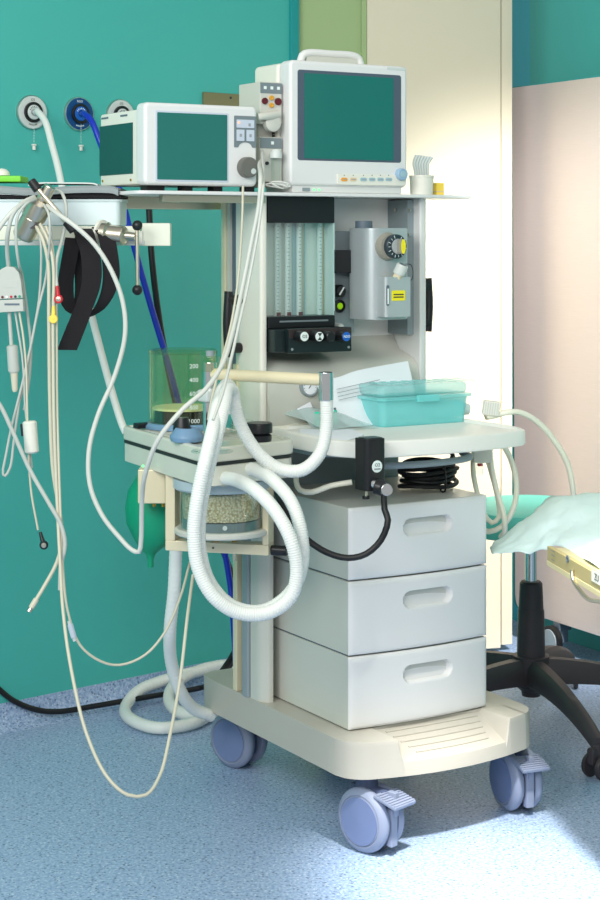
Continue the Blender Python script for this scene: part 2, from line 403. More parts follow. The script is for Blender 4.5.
# right hand walls (teal), and the dark blue-teal return
wr0 = P(530, HZ, 5.62); dirw = R(-61)
MR = Matrix.Translation((wr0.x, wr0.y, 0)) @ Matrix.Rotation(dirw, 4, 'Z')
struct(MB().box(0, 3.4, 0, .12, 0, WT).build('wall_right', 'teal_paint', None, MR))
wq = P(498, HZ, 5.86); a3 = math.atan2(wr0.y-wq.y, wr0.x-wq.x); MQ = Matrix.Translation((wq.x, wq.y, 0)) @ Matrix.Rotation(a3, 4, 'Z')
struct(MB().box(-.4, math.hypot(wr0.y-wq.y, wr0.x-wq.x), 0, .1, 0, WT).build('wall_corner', 'blue_teal_paint', None, MQ))

# ============================================================ anaesthesia machine
mach = thing('anesthesia_machine', 'white anaesthesia workstation on castors with three drawers and an upper equipment housing', 'machine', MM, (.19, .25, 0))
UB0, UB1 = -.052, .452
def bow(u):   # front edge of base: v at u
    t = (u-UB0)/(UB1-UB0); v = -.068-.05*(1-(2*t-1)**2)
    r = .045; e = min(u-UB0, UB1-u)
    if e < r: v += r-math.sqrt(max(r*r-(r-e)**2, 0))
    return v
us = [UB0, UB0+.006, UB0+.015, UB0+.03, UB0+.045, 0, .03, .05, .056, .066, .072, .1, .14, .18, .22, .26, .30, .335, .341, .351, .357, .38, .41, UB1-.045, UB1-.03, UB1-.015, UB1-.006, UB1]
ts = [0, .03, .08, .2, .4, .6, .8, 1]
def btop(u, t):
    v0 = bow(u); v = v0+(.0-v0)*t
    z = .240
    k = min(max((u-.056)/.012, 0), 1)*min(max((.353-u)/.012, 0), 1)
    if k > 0: z -= k*(.006+.044*(1-t)**1.0)
    if t < .03: z -= .010*(1-t/.03)
    return Vector((u, v, z))
bb = MB(); nu, ntt = len(us), len(ts)
for u in us: bb.v += [btop(u, t) for t in ts]
bb.f += [(i*ntt+j, (i+1)*ntt+j, (i+1)*ntt+j+1, i*ntt+j+1) for i in range(nu-1) for j in range(ntt-1)]
o0 = len(bb.v)
for u in us: bb.v += [Vector((u, bow(u)-.002 if t == 0 else btop(u, t).y, .163)) for t in (0, 1)]
for i in range(nu-1):
    bb.f.append((i*ntt, o0+2*i, o0+2*i+2, (i+1)*ntt)); bb.f.append((o0+2*i, o0+2*i+1, o0+2*i+3, o0+2*i+2))
bb.f.append(tuple([0]+[o0]+[o0+1]+list(range(ntt-1, 0, -1)))); q = (nu-1)*ntt
bb.f.append(tuple([o0+2*nu-2]+[q+j for j in range(ntt)]+[o0+2*nu-1]))
bb.prism(rpoly([(UB0, 0), (UB1, 0), (UB1, .60), (UB0, .60)], [.001, .001, .05, .05]), .163, .240, .007)
mat('base_white', (180, 176, 165), .42, var=.015)
base = bb.build('base', 'base_white', mach, MM, 40)
for k in range(5):
    t = .25+.16*k; u0, u1 = .085+.012*(4-k)*.6, .33-.006*(4-k)
    rb = MB().tube([btop(u0+(u1-u0)*q/8, t)+Vector((0, 0, .0008)) for q in range(9)], .0022, 6, smooth=False)
    rb.build('tread_rib', 'base_white', base, MM)
# castors ------------------------------------------------------
RW = .068
def castor(u, v, yaw, brake=True):
    w0 = MM @ Vector((u, v, 0)); S = Matrix.Translation((w0.x, w0.y, 0)) @ Matrix.Rotation(yaw, 4, 'Z')   # local x = axle
    c = MB().box(-.011, .011, -.052, .056, .035, .118, .008)
    c.cyl((0, .012, .11), (0, .012, .164), .024, n=20); c.box(-.014, .014, -.046, .05, .112, .135, .008)
    body = c.build('castor', 'castor_dark', mach, S)
    for sx in (-1, 1):
        wh = MB().lathe([(RW-.012, .0), (RW-.003, .003), (RW, .010), (RW, .016), (RW-.004, .022), (RW-.012, .0265), (RW-.014, .0265), (RW-.0155, .0245), (RW-.017, .0262), (.02, .029), (.0, .0292)], 40,
            Matrix.Translation((sx*.012, 0, RW)) @ Matrix.Rotation(sx*pi/2, 4, 'Y'))
        wo = wh.build('wheel', 'castor_blue', body, S)
        hb = MB().lathe([(RW-.018, .0), (RW-.0185, .0035), (.0, .0055)], 40, Matrix.Translation((sx*.0365, 0, RW)) @ Matrix.Rotation(sx*pi/2, 4, 'Y'))
        hb.build('wheel_disc', 'castor_disc', body, S)
    if brake:
        pd = MB().box(-.034, .034, -.098, -.036, -.004, .004, .002, X=Matrix.Translation((0, 0, .136)) @ Matrix.Rotation(R(14), 4, 'X'))
        for k in range(7): pd.box(-.033, .033, -.095+.008*k, -.091+.008*k, .004, .0062, 0, X=Matrix.Translation((0, 0, .136)) @ Matrix.Rotation(R(14), 4, 'X'))
        pd.build('brake_pedal', 'castor_blue', body, S)
        st = MB().box(-.0065, .0065, -.072, -.05, .085, .135, .002); st.box(-.010, .010, -.066, -.05, .02, .1, .003)
        st.build('brake_arm', 'castor_blue', body, S)
    return body
def cpos(px, py): p = MM.inverted() @ FL(px, py); return p.x, p.y
u, v = cpos(371, 849); castor(u, v, R(47))
u, v = cpos(516, 808); castor(u, v, R(22))
u, v = cpos(239, 765); castor(u, v, R(50), False)
castor(.33, .52, R(40), False)
# drawers ------------------------------------------------------
DW = .368
def drawer(z0, z1):
    d = MB(); y_ = lambda u: -.012*(1-(2*u/DW-1)**2)
    U = sorted(set([0, .003, .008, .02, .04, .07, .1]+[.12+.0035*k for k in range(43)]+[.29, .31, .33, .35, .36, .365, DW])); Z = []
    sz = z1-.052; hgt = .0195
    Z = sorted(set([z0, z0+.003, z0+.008]+[z0+.02+(sz-.03-z0-.02)*k/4 for k in range(5)]+[sz-.027+.0028*k for k in range(20)]+[z1-.014, z1-.008, z1-.003, z1]))
    a0, a1 = .132, .262; vs = []
    for u in U:
        for z in Z:
            dx = max(a0+hgt-u, u-(a1-hgt), 0); sd = math.hypot(dx, z-sz)-hgt
            k = min(max(-sd/.0035, 0), 1); k = k*k*(3-2*k)
            up = min(max((z-sz)/hgt*.5+.5, 0), 1)
            yy = y_(u)+k*(.010+.012*up)
            e = min(u, DW-u, z-z0, z1-z); yy += .006*max(0, 1-e/.008)**2
            vs.append(Vector((u, yy, z)))
    nz_ = len(Z); o = 0
    d.add(vs, [(i*nz_+j, (i+1)*nz_+j, (i+1)*nz_+j+1, i*nz_+j+1) for i in range(len(U)-1) for j in range(nz_-1)])
    front = d.build('drawer_front', 'cool_white', dr := MB().box(.0, DW, .006, .35, z0, z1, .0025).build('drawer', 'machine_grey', mach, MM), MM)
    return dr
zs = [.2405, .3995, .5605, .7180]
for k in range(3): drawer(zs[k]+.0016, zs[k+1]-.0016)
MB().box(.004, DW-.004, .02, .32, .2405, .715).build('drawer_carcass', 'slate', mach, MM)
# stand column at the back left, rear frame
cp = MB().prism(rpoly([(-.05, .305), (-.036, .284), (-.022, .284), (-.022, .345), (-.05, .345)], [.012, .012, .004, .004, .004]), .24, .85)
cp.build('column', 'machine_grey', mach, MM)
MB().prism(rpoly([(-.056, .346), (.0, .346), (.0, .38), (-.056, .38)], [.006, .001, .001, .012]), .24, .84).build('column_track', 'mid_grey', mach, MM)
MB().box(-.052, -.03, .405, .425, .24, 1.0, .003).build('rear_post', 'cream_metal', mach, MM)
MB().box(-.02, DW, .352, .44, .24, .86, .004).build('rear_frame', 'mid_grey', mach, MM)
# tray / worktop ----------------------------------------------
def bowpts(u0, u1, v0, dep, n=12): return [(u0+(u1-u0)*k/n, v0-dep*(1-(2*k/n-1)**2)) for k in range(n+1)]
tp = [(-.052, .27)]+[(-.052, -.01)]+bowpts(-.02, .425, -.068, .033)+[(.446, -.018), (.446, .27)]
tr = MB().prism(rpoly(tp, [.01, .02]+[.02]+[.01]*11+[.02, .02, .01], 4), .831, .867, .006, 2, None, (.013, .006))
tray = tr.build('worktop_tray', 'warm_white', mach, MM, 30)
MB().prism(rpoly([(-.03, .26), (-.03, .08), (.03, .05), (.40, .05), (.44, .08), (.44, .26)], .02), .818, .8312, .004).build('tray_underside', 'mid_grey', mach, MM)
# upper housing -----------------------------------------------
HB, HT = .80, 1.388
lw = MB().prism(rpoly([(-.047, .300), (-.030, .300), (-.030, .42), (-.047, .42)], [.010, .006, .002, .004]), HB, HT).build('housing_side', 'ivory_plastic', mach, MM)
MB().prism(rpoly([(.392, .298), (.413, .298), (.413, .44), (.392, .44)], [.006, .014, .004, .002]), HB, HT).build('housing_side', 'cool_white', mach, MM)
MB().box(-.040, -.032, .421, .448, HB, HT).build('housing_seam', 'slate', mach, MM)
MB().box(-.046, -.030, .449, .462, .9, HT).build('housing_rear_panel', 'machine_grey', mach, MM)
MB().box(-.05, -.03, .466, .486, .98, 1.385, .003).build('rear_post', 'cream_metal', mach, MM)
MB().box(-.030, .392, .41, .44, HB, HT).build('housing_back', 'cool_white', mach, MM)
MB().box(.374, .3925, .325, .41, 1.06, HT-.004).build('recess_lining', 'mid_grey', mach, MM)
for (px, py) in ((396, 210), (410, 210), (409, 235)):
    p = MU(px, py, .374); MB().cyl((.3745, p.y, p.z), (.3705, p.y, p.z), .0045, n=12).build('screw', 'satin_metal', mach, MM)
# console profile in (v, z)
cpv = [(.42, 1.075), (.405, 1.045), (.385, 1.022), (.35, 1.012), (.325, 1.004), (.308, .988), (.298, .955), (.285, .868), (.285, .84), (.42, .84)]
cm = MB()
for u in (-.0295, .391): cm.v += [Vector((u, a, z)) for a, z in cpv]
n = len(cpv); cm.f = [(i, (i+1) % n, n+(i+1) % n, n+i) for i in range(n)]+[tuple(range(n))[::-1], tuple(range(n, 2*n))]
console = cm.build('console_panel', 'machine_grey', mach, MM, 45)
def gauge(px, py, r):
    p = MV(px, py, .292); a = Vector((p.x, .302, p.z)); d = Vector((0, -1, .12)).normalized()
    g = MB().lat(a, a+d, [(r, 0), (r, .014), (r-.001, .0165), (r-.004, .0165), (r-.0045, .0145), (0, .0145)], 28).build('pressure_gauge', 'mid_grey', mach, MM)
    MB().lat(a+d*.0147, a+d, [(r-.0048, 0), (0, .0003)], 28).build('dial_face', 'paper', g, MM)
    X = Matrix.Translation(a+d*.0155) @ Matrix(((1, 0, 0, 0), (0, 0, -1, 0), (0, 1, 0, 0), (0, 0, 0, 1)))
    nd = MB().box(-.0007, .0007, -.006, r*.62, 0, .0006, X=X @ Matrix.Rotation(R(-38), 4, 'Z'))
    for k in range(11): nd.box(-.0004, .0004, r*.62, r*.74, 0, .0005, X=X @ Matrix.Rotation(R(130-26*k), 4, 'Z'))
    nd.build('needle', 'ink', g, MM)
gauge(309, 387, .0235); gauge(334, 390, .0235)
# shelf
sh = rpoly([(-.37, .57), (-.37, .262), (.36, .262), (.545, .285), (.555, .40), (.42, .57)], [.02, .03, .2, .03, .08, .03])
MB().prism(sh, 1.3885, 1.3965, .002).build('top_shelf', 'cool_white', mach, MM)
MB().box(-.30, -.04, .29, .31, 1.372, 1.3885, .002).build('shelf_rail', 'nickel', mach, MM)
MB().box(-.30, -.04, .50, .54, 1.36, 1.3885, .002).build('shelf_rail', 'nickel', mach, MM)
# handles
def handle(u0, u1, v, z0, z1):
    s = 1 if u1 > u0 else -1
    h = MB().tube([(u1, v, z0-.02), (u1+s*.004, v, (z0+z1)/2), (u1, v, z1+.02)], .0105, 12, .01)
    for z in (z0, z1): h.cyl((u0, v, z), (u1+s*.006, v, z), .012, n=16, bev=.002)
    h.build('handle_grip', 'black_plastic', mach, MM)
p1 = MU(244, 300, -.047); p2 = MU(243, 348, -.047); handle(-.047, -.078, .395, p2.z, p1.z)
handle(.413, .440, .335, 1.085, 1.175)
# flowmeter block ---------------------------------------------
fv = .301; FU0, FU1 = -.0285, .152
zc = [MV(300, y, fv).z for y in (196, 223, 316, 328, 350)]
fm = MB().box(FU0, FU1, fv, .41, zc[1], 1.3884, .003).build('flowmeter_cap', 'black_plastic', mach, MM)
MB().box(FU0+.002, FU1-.004, .354, .41, zc[2], zc[1]).build('flowmeter_backplate', 'ink_white', mach, MM)
for u0, u1 in ((.082, .118),): MB().box(u0-.02, u1-.02, .346, .353, zc[2], zc[1]).build('flowmeter_divider', 'button_blue', mach, MM)
MB().box(FU0, FU1, fv-.002, .41, zc[3], zc[2], .003).build('flowmeter_foot', 'black_plastic', mach, MM)
MB().box(FU0+.03, FU1-.02, fv-.0035, fv, zc[3]+.014, zc[3]+.018, .0005).build('label_stripe', 'panel_grey', mach, MM)
for px in (277, 287.5, 299, 319.5, 331):
    p = MV(px, 270, .340); tb = MB().cyl((p.x, .340, zc[2]), (p.x, .340, zc[1]), .0065, n=16).build('flow_tube', 'bin_white', mach, MM)
    MB().box(p.x+.0075, p.x+.014, .345, .347, zc[2], zc[1]).build('scale_strip', 'peach' if px in (299, 319.5) else 'ink_white', tb, MM)
    tk = MB()
    for k in range(24):
        z = zc[2]+.012+(zc[1]-zc[2]-.02)*k/23; l = .0052 if k % 4 == 0 else .003
        tk.box(p.x-l, p.x+l*.4, .3328, .3334, z-.0005, z+.0005)
    tk.build('scale_marks', 'slate', tb, MM)
    if px < 300 or px > 330: MB().box(p.x-.005, p.x+.005, .331, .3335, zc[2], zc[2]+.008).build('float', 'maroon', tb, MM)
MB().box(FU1-.003, FU1, fv+.003, .41, zc[2], zc[1]).build('flowmeter_side', 'bin_white', mach, MM)
MB().box(FU0, FU1, fv, fv+.002, zc[2], zc[1]).build('flowmeter_window', 'clear_glass', mach, MM)
kv = .248
KU0, KU1 = -.028, MV(353, 340, kv).x
kb = MB().box(KU0, KU1, kv+.02, .40, zc[4]-.002, zc[3], .003).build('control_block', 'green_black', mach, MM)
KF0 = MV(289, 340, kv).x
kf = panel(rpoly([(KF0+.003, zc[4]-.004), (KU1, zc[4]-.004), (KU1-.002, zc[3]+.002), (KF0, zc[3]+.002)], .004), kv+.004, kv+.02, .003).build('control_face', 'green_black', mach, MM)
MB().box(KF0+.002, KU1-.003, kv+.001, kv+.006, zc[3]-.019, zc[3]+.001, .001).build('control_brow', 'brown_black', mach, MM)
for px, cap, s in ((304, 'ink_white', 'O2'), (319, 'ink_white', ''), (331, None, ''), (346, 'blue_ring', 'N2O')):
    p = MV(px, 336.5, kv-.026); r = .0125
    kn = MB().lat((p.x, kv+.004, p.z), (p.x, kv, p.z), [(r, 0), (r, .01), (r*.95, .03), (r*.8, .032), (0, .032)], 20).build('flow_knob', 'black_plastic', mach, MM)
    if cap:
        MB().lat((p.x, kv-.0281, p.z), (p.x, kv-1, p.z), [(r*.86, 0), (r*.8, .0015), (0, .0016)], 20).build('knob_cap', cap, kn, MM)
        X = facing((p.x, kv-.030, p.z))
        if s: text(s, .0085 if len(s) > 2 else .010, 'ink' if s == 'O2' else 'ink_white', kn, X, MM)
        else:
            hg = MB().add([(-.006, .008, .0), (.006, .008, 0), (0, 0, 0)], [(0, 1, 2)], X).add([(-.006, -.008, .0), (0, 0, 0), (.006, -.008, 0)], [(0, 1, 2)], X)
            hg.build('knob_symbol', 'ink', kn, MM, flip=False)
for u in (KF0+.01, KU1-.01): MB().cyl((u, kv+.004, zc[4]+.006), (u, kv+.002, zc[4]+.006), .003, n=10).build('screw', 'mid_grey', mach, MM)
# gauge plate between flowmeter and vaporiser
pl, prr = MV(334, 280, .37).x, MV(352, 280, .37).x
gp = MB().box(FU1+.002, prr+.008, .372, .40, 1.07, MV(345, 231, .37).z, .002).build('mount_plate', 'mid_grey', mach, MM)
MB().box(FU1+.003, FU1+.022, .368, .372, 1.085, 1.215).build('plate_label', 'outlet_white', gp, MM)
p = MV(341, 291, .35); MB().lat((p.x, .372, p.z), (p.x, 0, p.z), [(.015, 0), (.015, .02), (.012, .024), (0, .024)], 20).build('selector_knob', 'black_plastic', mach, MM)
MB().box(-.0015, .0015, -.002, .002, -.011, .011, X=Matrix.Translation((p.x, .3475, p.z)) @ Matrix.Rotation(R(35), 4, 'Y')).build('pointer', 'ink_white', mach, MM)
p = MV(339, 306, .37); ri = MB().lat((p.x, .370, p.z), (p.x, 0, p.z), [(.0155, 0), (.0155, .004), (.013, .005), (0, .005)], 20).build('indicator_ring', 'black_plastic', mach, MM)
MB().lat((p.x, .3655, p.z), (p.x, 0, p.z), [(.0085, 0), (.006, .003), (0, .0035)], 16).build('indicator', 'lime', ri, MM)
for k in range(5):
    z = 1.155-.007*k; MB().box(FU1+.026, FU1+.026+(.02, .024, .022, .024, .025)[k], .3713, .3722, z, z+.0028).build('small_print', 'slate', gp, MM)
p = MV(339, 327, .35); MB().lat((p.x, .372, p.z), (p.x, 0, p.z), [(.009, 0), (.009, .03), (.007, .033), (0, .033)], 16).build('push_button', 'outlet_white', mach, MM)
za, zb = MV(345, 273, .35).z, MV(345, 250, .35).z
MB().box(FU1+.001, MV(357, 260, .345).x, .335, .40, za, zb, .002).build('vaporizer_bracket', 'black_plastic', mach, MM)

# ============================================================ vaporizer
vf = .255; VU0 = MV(371, 270, vf).x-.004; VU1 = MV(408.5, 270, vf).x; VZ0, VZ1 = MV(385, 320, vf).z, MV(385, 228, vf).z
vap = thing('vaporizer', 'silver grey anaesthetic vaporizer with black and yellow dial in the machine recess', 'vaporizer', MM, ((VU0+VU1)/2, .3, VZ0))
vb = MB().prism(rpoly([(VU0, vf), (VU1, vf), (VU1, .345), (VU0, .345)], [.03, .008, .006, .006], 8), VZ0, VZ1, .003, 2).build('body', 'satin_metal', vap, MM)
MATS['vap_metal'] = mat('vap_metal', (186, 194, 196), .36, .35, var=.02); vb.data.materials[0] = MATS['vap_metal']
p = MV(365, 224, .31); MB().cyl((p.x, .315, VZ1-.001), (p.x, .315, VZ1+.017), .0205, n=24, bev=.002).build('lock_cap', 'slate', vap, MM)
p = MV(398, 246.5, vf-.03); dc = Vector((p.x-.001, vf, p.z)); r = .0285
MB().lat(dc+Vector((-.008, .004, 0)), dc+Vector((-.008, -1, 0)), [(r+.006, 0), (r+.002, .016), (r, .019), (0, .019)], 32).build('dial_base', 'knob_grey', vap, MM).data.materials[0] = mat('dial_base_grey', (150, 148, 136), .4, var=.03)
dl = MB().lat(dc+Vector((0, -.012, 0)), dc+Vector((0, -1, 0)), [(r, 0), (r, .014), (r-.0025, .017), (r*.66, .017), (r*.64, .020), (0, .020)], 36).build('dial', 'slate_plastic', vap, MM)
dl.data.materials[0] = mat('dial_dark', (42, 58, 66), .4, var=.05)
MB().lat(dc+Vector((0, -.0322, 0)), dc+Vector((0, -1, 0)), [(r*.64, 0), (r*.62, .003), (0, .003)], 32).build('dial_hub', 'vap_metal', dl, MM)
MB().box(dc.x-.006, dc.x+.008, vf-.050, vf-.034, dc.z-r*.6, dc.z+r*.6, .004).build('dial_grip', 'knob_grey', dl, MM).data.materials[0] = MATS['dial_base_grey']
X = facing((dc.x+.002, vf-.0505, dc.z))
MB().prism([(.0065*cos(2*pi*k/20), r*.6*sin(2*pi*k/20)) for k in range(20)], 0, .001, X=X).build('dial_label', 'yellow', dl, MM)
tk = MB()
for k in range(14):
    tk.box(-.0006, .0006, r*.70, r*(.88 if k % 2 else .95), 0, .0006, X=facing((dc.x, vf-.0293, dc.z)) @ Matrix.Rotation(R(20+24*k), 4, 'Z'))
tk.build('dial_marks', 'ink_white', dl, MM)
q0, q1 = MV(385.5, 300, vf-.03).x, MV(411, 300, vf-.03).x; qz0, qz1 = MV(398, 317, vf-.03).z, MV(398, 277, vf-.03).z
fb = MB().prism(rpoly([(q0, vf-.03), (q1, vf-.03), (q1, vf+.01), (q0-.004, vf+.01)], [.008, .004, .001, .001]), qz0, qz1, .003).build('filler_block', 'vap_metal', vap, MM)
MB().prism(rrect(-.004, .004, -.024, .024, .0039), 0, .001, X=Matrix.Translation((q0+.006, vf-.0302, (qz0+qz1)/2+.004)) @ Matrix(((1, 0, 0, 0), (0, 0, -1, 0), (0, 1, 0, 0), (0, 0, 0, 1)))).build('sight_glass', 'slate', fb, MM)
MB().cyl((q0+.006, vf-.0325, (qz0+qz1)/2-.016), (q0+.006, vf-.0325, (qz0+qz1)/2+.02), .0018, n=8).build('sight_tube', 'ink_white', fb, MM)
X = facing((q0+.036, vf-.0302, qz0+.056-.006)); MB().prism(rrect(-.019, .019, -.012, .012, .002), 0, .0008, X=X).build('yellow_label', 'yellow', fb, MM)
for k in range(2):
    MB().box(-.014, .014, .001-.006*k, .0038-.006*k, .0008, .0012, X=X).build('label_print', 'ink', fb, MM)
fc = MV(400.5, 273, vf-.035); ax = Vector((.25, -.35, .9)).normalized()
a = Vector((fc.x, vf-.02, fc.z-.012)); MB().cyl(a, a+ax*.012, .011, n=20).build('filler_neck', 'cream_metal', fb, MM)
cpn = MB().lat(a+ax*.010, a+ax, [(.0135, 0), (.0145, .002), (.0145, .022), (.0125, .025), (0, .025)], 24).build('filler_cap', 'outlet_white', fb, MM)
MB().lat(a+ax*.0352, a+ax, [(.010, 0), (.009, .001), (0, .001)], 20).build('cap_mark', 'slate', fb, MM)
c0 = a+ax*.034; MB().tube([c0+Vector((.008, 0, .002)), c0+Vector((.024, .002, .0)), c0+Vector((.032, .004, -.018)), c0+Vector((.028, .006, -.036)), c0+Vector((.016, .01, -.03))], .0009, 6, .004).build('tether', 'black_rubber', fb, MM)

# ============================================================ ventilator display (left screen)
vv = .28; a = MV(144.5, 184.5, vv); c = MV(257.5, 108.5, vv); LU0, LU1, LZ0, LZ1 = a.x, c.x, 1.409, 1.589
vd = thing('ventilator_display', 'wide white ventilator screen unit with one dark grey rotary knob', 'monitor', MM, ((LU0+LU1)/2, .4, 1.3965))
bz = panel(rrect(LU0, LU1, LZ0, LZ1, .012), vv, vv+.045, .008, seg=3).build('bezel', 'cool_white', vd, MM)
x0, x1 = MV(157, 110, vv).x, MV(227, 110, vv).x; z0, z1 = MV(190, 180, vv).z, MV(190, 113.5, vv).z
panel(rrect(x0-.004, x1+.004, z0-.004, z1+.004, .003), vv-.001, vv+.004, .0008).build('screen_frame', 'key_lilac', bz, MM)
panel(rrect(x0, x1, z0, z1, .002), vv-.0016, vv+.002, 0).build('screen', 'screen', bz, MM)
bd = MB().box(LU0+.010, LU1-.010, vv+.045, .535, LZ0+.002, LZ1-.012, .006).build('housing', 'ivory_plastic', vd, MM)
ll = LU0+.010; q = [MU(px, py, ll) for px, py in ((100, 176), (133, 125))]
MB().box(ll-.0015, ll+.002, min(q[0].y, q[1].y), max(q[0].y, q[1].y), q[0].z, q[1].z+.006, .0005).build('side_panel', 'screen_side', bd, MM)
for px, py in ((103, 181), (131, 180)):
    p = MU(px, py, ll); MB().cyl((ll, p.y, p.z), (ll-.002, p.y, p.z), .003, n=10).build('screw', 'brass', bd, MM)
for px in (105, 124): p = MU(px, 122, ll); MB().box(ll-.001, ll+.001, p.y-.018, p.y+.018, LZ1-.024, LZ1-.020).build('vent_slot', 'slate', bd, MM)
k0, k1 = MV(234, 140, vv).x, MV(256, 140, vv).x; kz0, kz1 = MV(245, 147.5, vv).z, MV(245, 116, vv).z; kc = (k0+k1)/2
kp = [(k0, kz1), (k0, kz0)]+[(kc-.018*cos(pi*t/6), kz0+.012*sin(pi*t/6)) for t in range(7)]+[(k1, kz0), (k1, kz1)]
panel(rpoly(kp, .002, 3), vv-.0014, vv+.002).build('keypad', 'panel_grey', bz, MM)
kw = k1-k0
for (a0, a1, b0, b1) in ((.1, .9, .62, .88), (.1, .45, .2, .56), (.55, .9, .2, .56)):
    panel(rrect(k0+kw*a0, k0+kw*a1, kz0+(kz1-kz0)*b0, kz0+(kz1-kz0)*b1, .0015), vv-.0028, vv, .0004).build('key', 'key_lilac', bz, MM)
for a0, b0 in ((.28, .38), (.72, .38), (.68, .72)):
    panel(rrect(k0+kw*a0-.003, k0+kw*a0+.003, kz0+(kz1-kz0)*b0-.0035, kz0+(kz1-kz0)*b0+.0035, .001), vv-.0031, vv).build('key_symbol', 'ink_light', bz, MM)
MB().lat((k0+kw*.2, vv-.0026, kz0+(kz1-kz0)*.78), (k0+kw*.2, -1, kz0+(kz1-kz0)*.78), [(.003, 0), (.002, .0012), (0, .0014)], 10).build('alarm_light', 'led_orange', bz, MM)
p = MV(246, 167.5, vv); kn = MB().lat((p.x, vv, p.z), (p.x, -1, p.z), [(.0235, 0), (.023, .016), (.021, .019), (0, .019)], 32).build('rotary_knob', 'knob_grey', bz, MM)
MB().lat((p.x+.009, vv-.0188, p.z-.009), (p.x+.009, -1, p.z-.009), [(.0068, 0), (.006, .001), (0, .0005)], 16).build('finger_dimple', 'outlet_white', kn, MM)
for px in (128, 158, 186, 216, 248):
    u = MV(px, 188, vv+.04).x; u = max(u, LU0+.03); MB().box(u-.012, u+.012, vv+.03, vv+.06, 1.3966, 1.4095, .002).build('foot', 'black_rubber', vd, MM)
# ============================================================ patient monitor (large)
mv = .275; a = MV(290, 186, mv); c = MV(407.5, 66, mv); BU0, BU1 = a.x, c.x; BZ0 = 1.412; BZ1 = MV(293, 59.5, mv).z
pm = thing('patient_monitor', 'large white patient monitor with dark bezel screen and carry handle on the shelf', 'monitor', MM, ((BU0+BU1)/2, .36, 1.3965))
fr = panel(rrect(BU0, BU1, BZ0, BZ1, .013), mv, mv+.05, .008, seg=3).build('front_case', 'cool_white', pm, MM)
hs = panel(rrect(BU0-.004, BU1-.03, BZ0+.006, BZ1-.004, .012), mv+.05, mv+.16, .008, seg=3).build('rear_case', 'ivory_plastic', pm, MM)
sl_ = MB()
for k in range(30):
    z = BZ0+.055+.006*k; sl_.box(BU0-.0048, BU0-.003, mv+.062, mv+.074, z, z+.003)
sl_.build('vent_slots', 'ink', hs, MM)
x0, x1 = MV(297.5, 120, mv).x, MV(401, 120, mv).x; z0, z1 = MV(350, 161.5, mv).z, MV(300, 69.5, mv).z
panel(rrect(x0, x1, z0, z1, .006), mv-.001, mv+.003, .0008).build('screen_bezel', 'slate_plastic', fr, MM)
x0, x1 = MV(304, 120, mv).x, MV(393, 120, mv).x; z0, z1 = MV(350, 159.5, mv).z, MV(303, 73, mv).z
panel(rrect(x0, x1, z0, z1, .002), mv-.0018, mv+.002).build('screen', 'screen', fr, MM)
x0, x1 = MV(337, 180, mv).x, MV(405, 180, mv).x; z0, z1 = MV(350, 185, mv).z, MV(345, 174, mv).z
panel(rrect(x0, x1, z0, z1, .004), mv-.003, mv+.002, .0012).build('button_strip', 'ivory_plastic', fr, MM)
for px, m_ in ((343.5, 'orange'), (352.5, 'peach'), (362.8, 'button_blue'), (371.3, 'button_blue'), (379.7, 'button_blue'), (388, 'button_blue')):
    p = MV(px, 179.5, mv); bt = panel(rrect(p.x-.0092, p.x+.0092, p.z-.0042, p.z+.0042, .004), mv-.0042, mv, .0006).build('button', m_, fr, MM)
    panel(rrect(p.x-.006, p.x+.006, p.z-.0008, p.z+.0008, .0004), mv-.0045, mv-.004).build('button_print', 'ink_light', bt, MM)
    panel([(p.x-.0016, p.z+.0085), (p.x+.0016, p.z+.0085), (p.x, p.z+.0115)], mv-.0033, mv-.002).build('button_symbol', 'slate', fr, MM)
p = MV(400, 174.5, mv); kn = MB().lat((p.x, mv, p.z), (p.x, -1, p.z), [(.0148, 0), (.014, .012), (.012, .014), (0, .0125)], 28).build('rotary_knob', 'knob_blue', fr, MM)
MB().lat((p.x, mv-.0128, p.z), (p.x, -1, p.z), [(.008, 0), (.007, .0022), (0, .0022)], 20).build('knob_cap', 'button_blue', kn, MM)
p = MV(308, 187, mv)
ft = MB().box(BU0+.01, BU1-.012, mv+.006, mv+.13, 1.3966, BZ0+.004, .004).build('stand_foot', 'cool_white', pm, MM)
p = MV(306, 187.5, mv+.006); panel(rrect(p.x-.010, p.x+.010, 1.4005, 1.4085, .001), mv+.0045, mv+.008).build('power_button', 'mid_grey', ft, MM)
for px in (314, 319): p = MV(px, 187.3, mv+.006); panel(rrect(p.x-.0025, p.x+.0025, 1.402, 1.4065, .001), mv+.0045, mv+.008).build('power_light', 'led_green', ft, MM)
hx0, hx1 = MV(300, 55, mv+.09).x, MV(361, 55, mv+.09).x; hz = MV(320, 51, mv+.09).z
MB().tube([(hx0, mv+.09, BZ1-.012), (hx0+.006, mv+.09, hz-.014), (hx0+.022, mv+.09, hz-.007), ((hx0+hx1)/2, mv+.09, hz-.006), (hx1-.022, mv+.09, hz-.007), (hx1-.006, mv+.09, hz-.014), (hx1, mv+.09, BZ1-.012)], .0095, 12, .01).build('carry_handle', 'cool_white', pm, MM)
panel(rrect(hx0+.015, hx1-.012, BZ1-.02, hz-.012, .006), mv+.085, mv+.10, .003).build('handle_plate', 'machine_grey', pm, MM)
panel(rrect(MV(387, 64, mv).x, BU1-.004, BZ1-.010, BZ1-.004, .002), mv-.0012, mv+.003, .0004).build('alarm_bar', 'outlet_white', fr, MM)
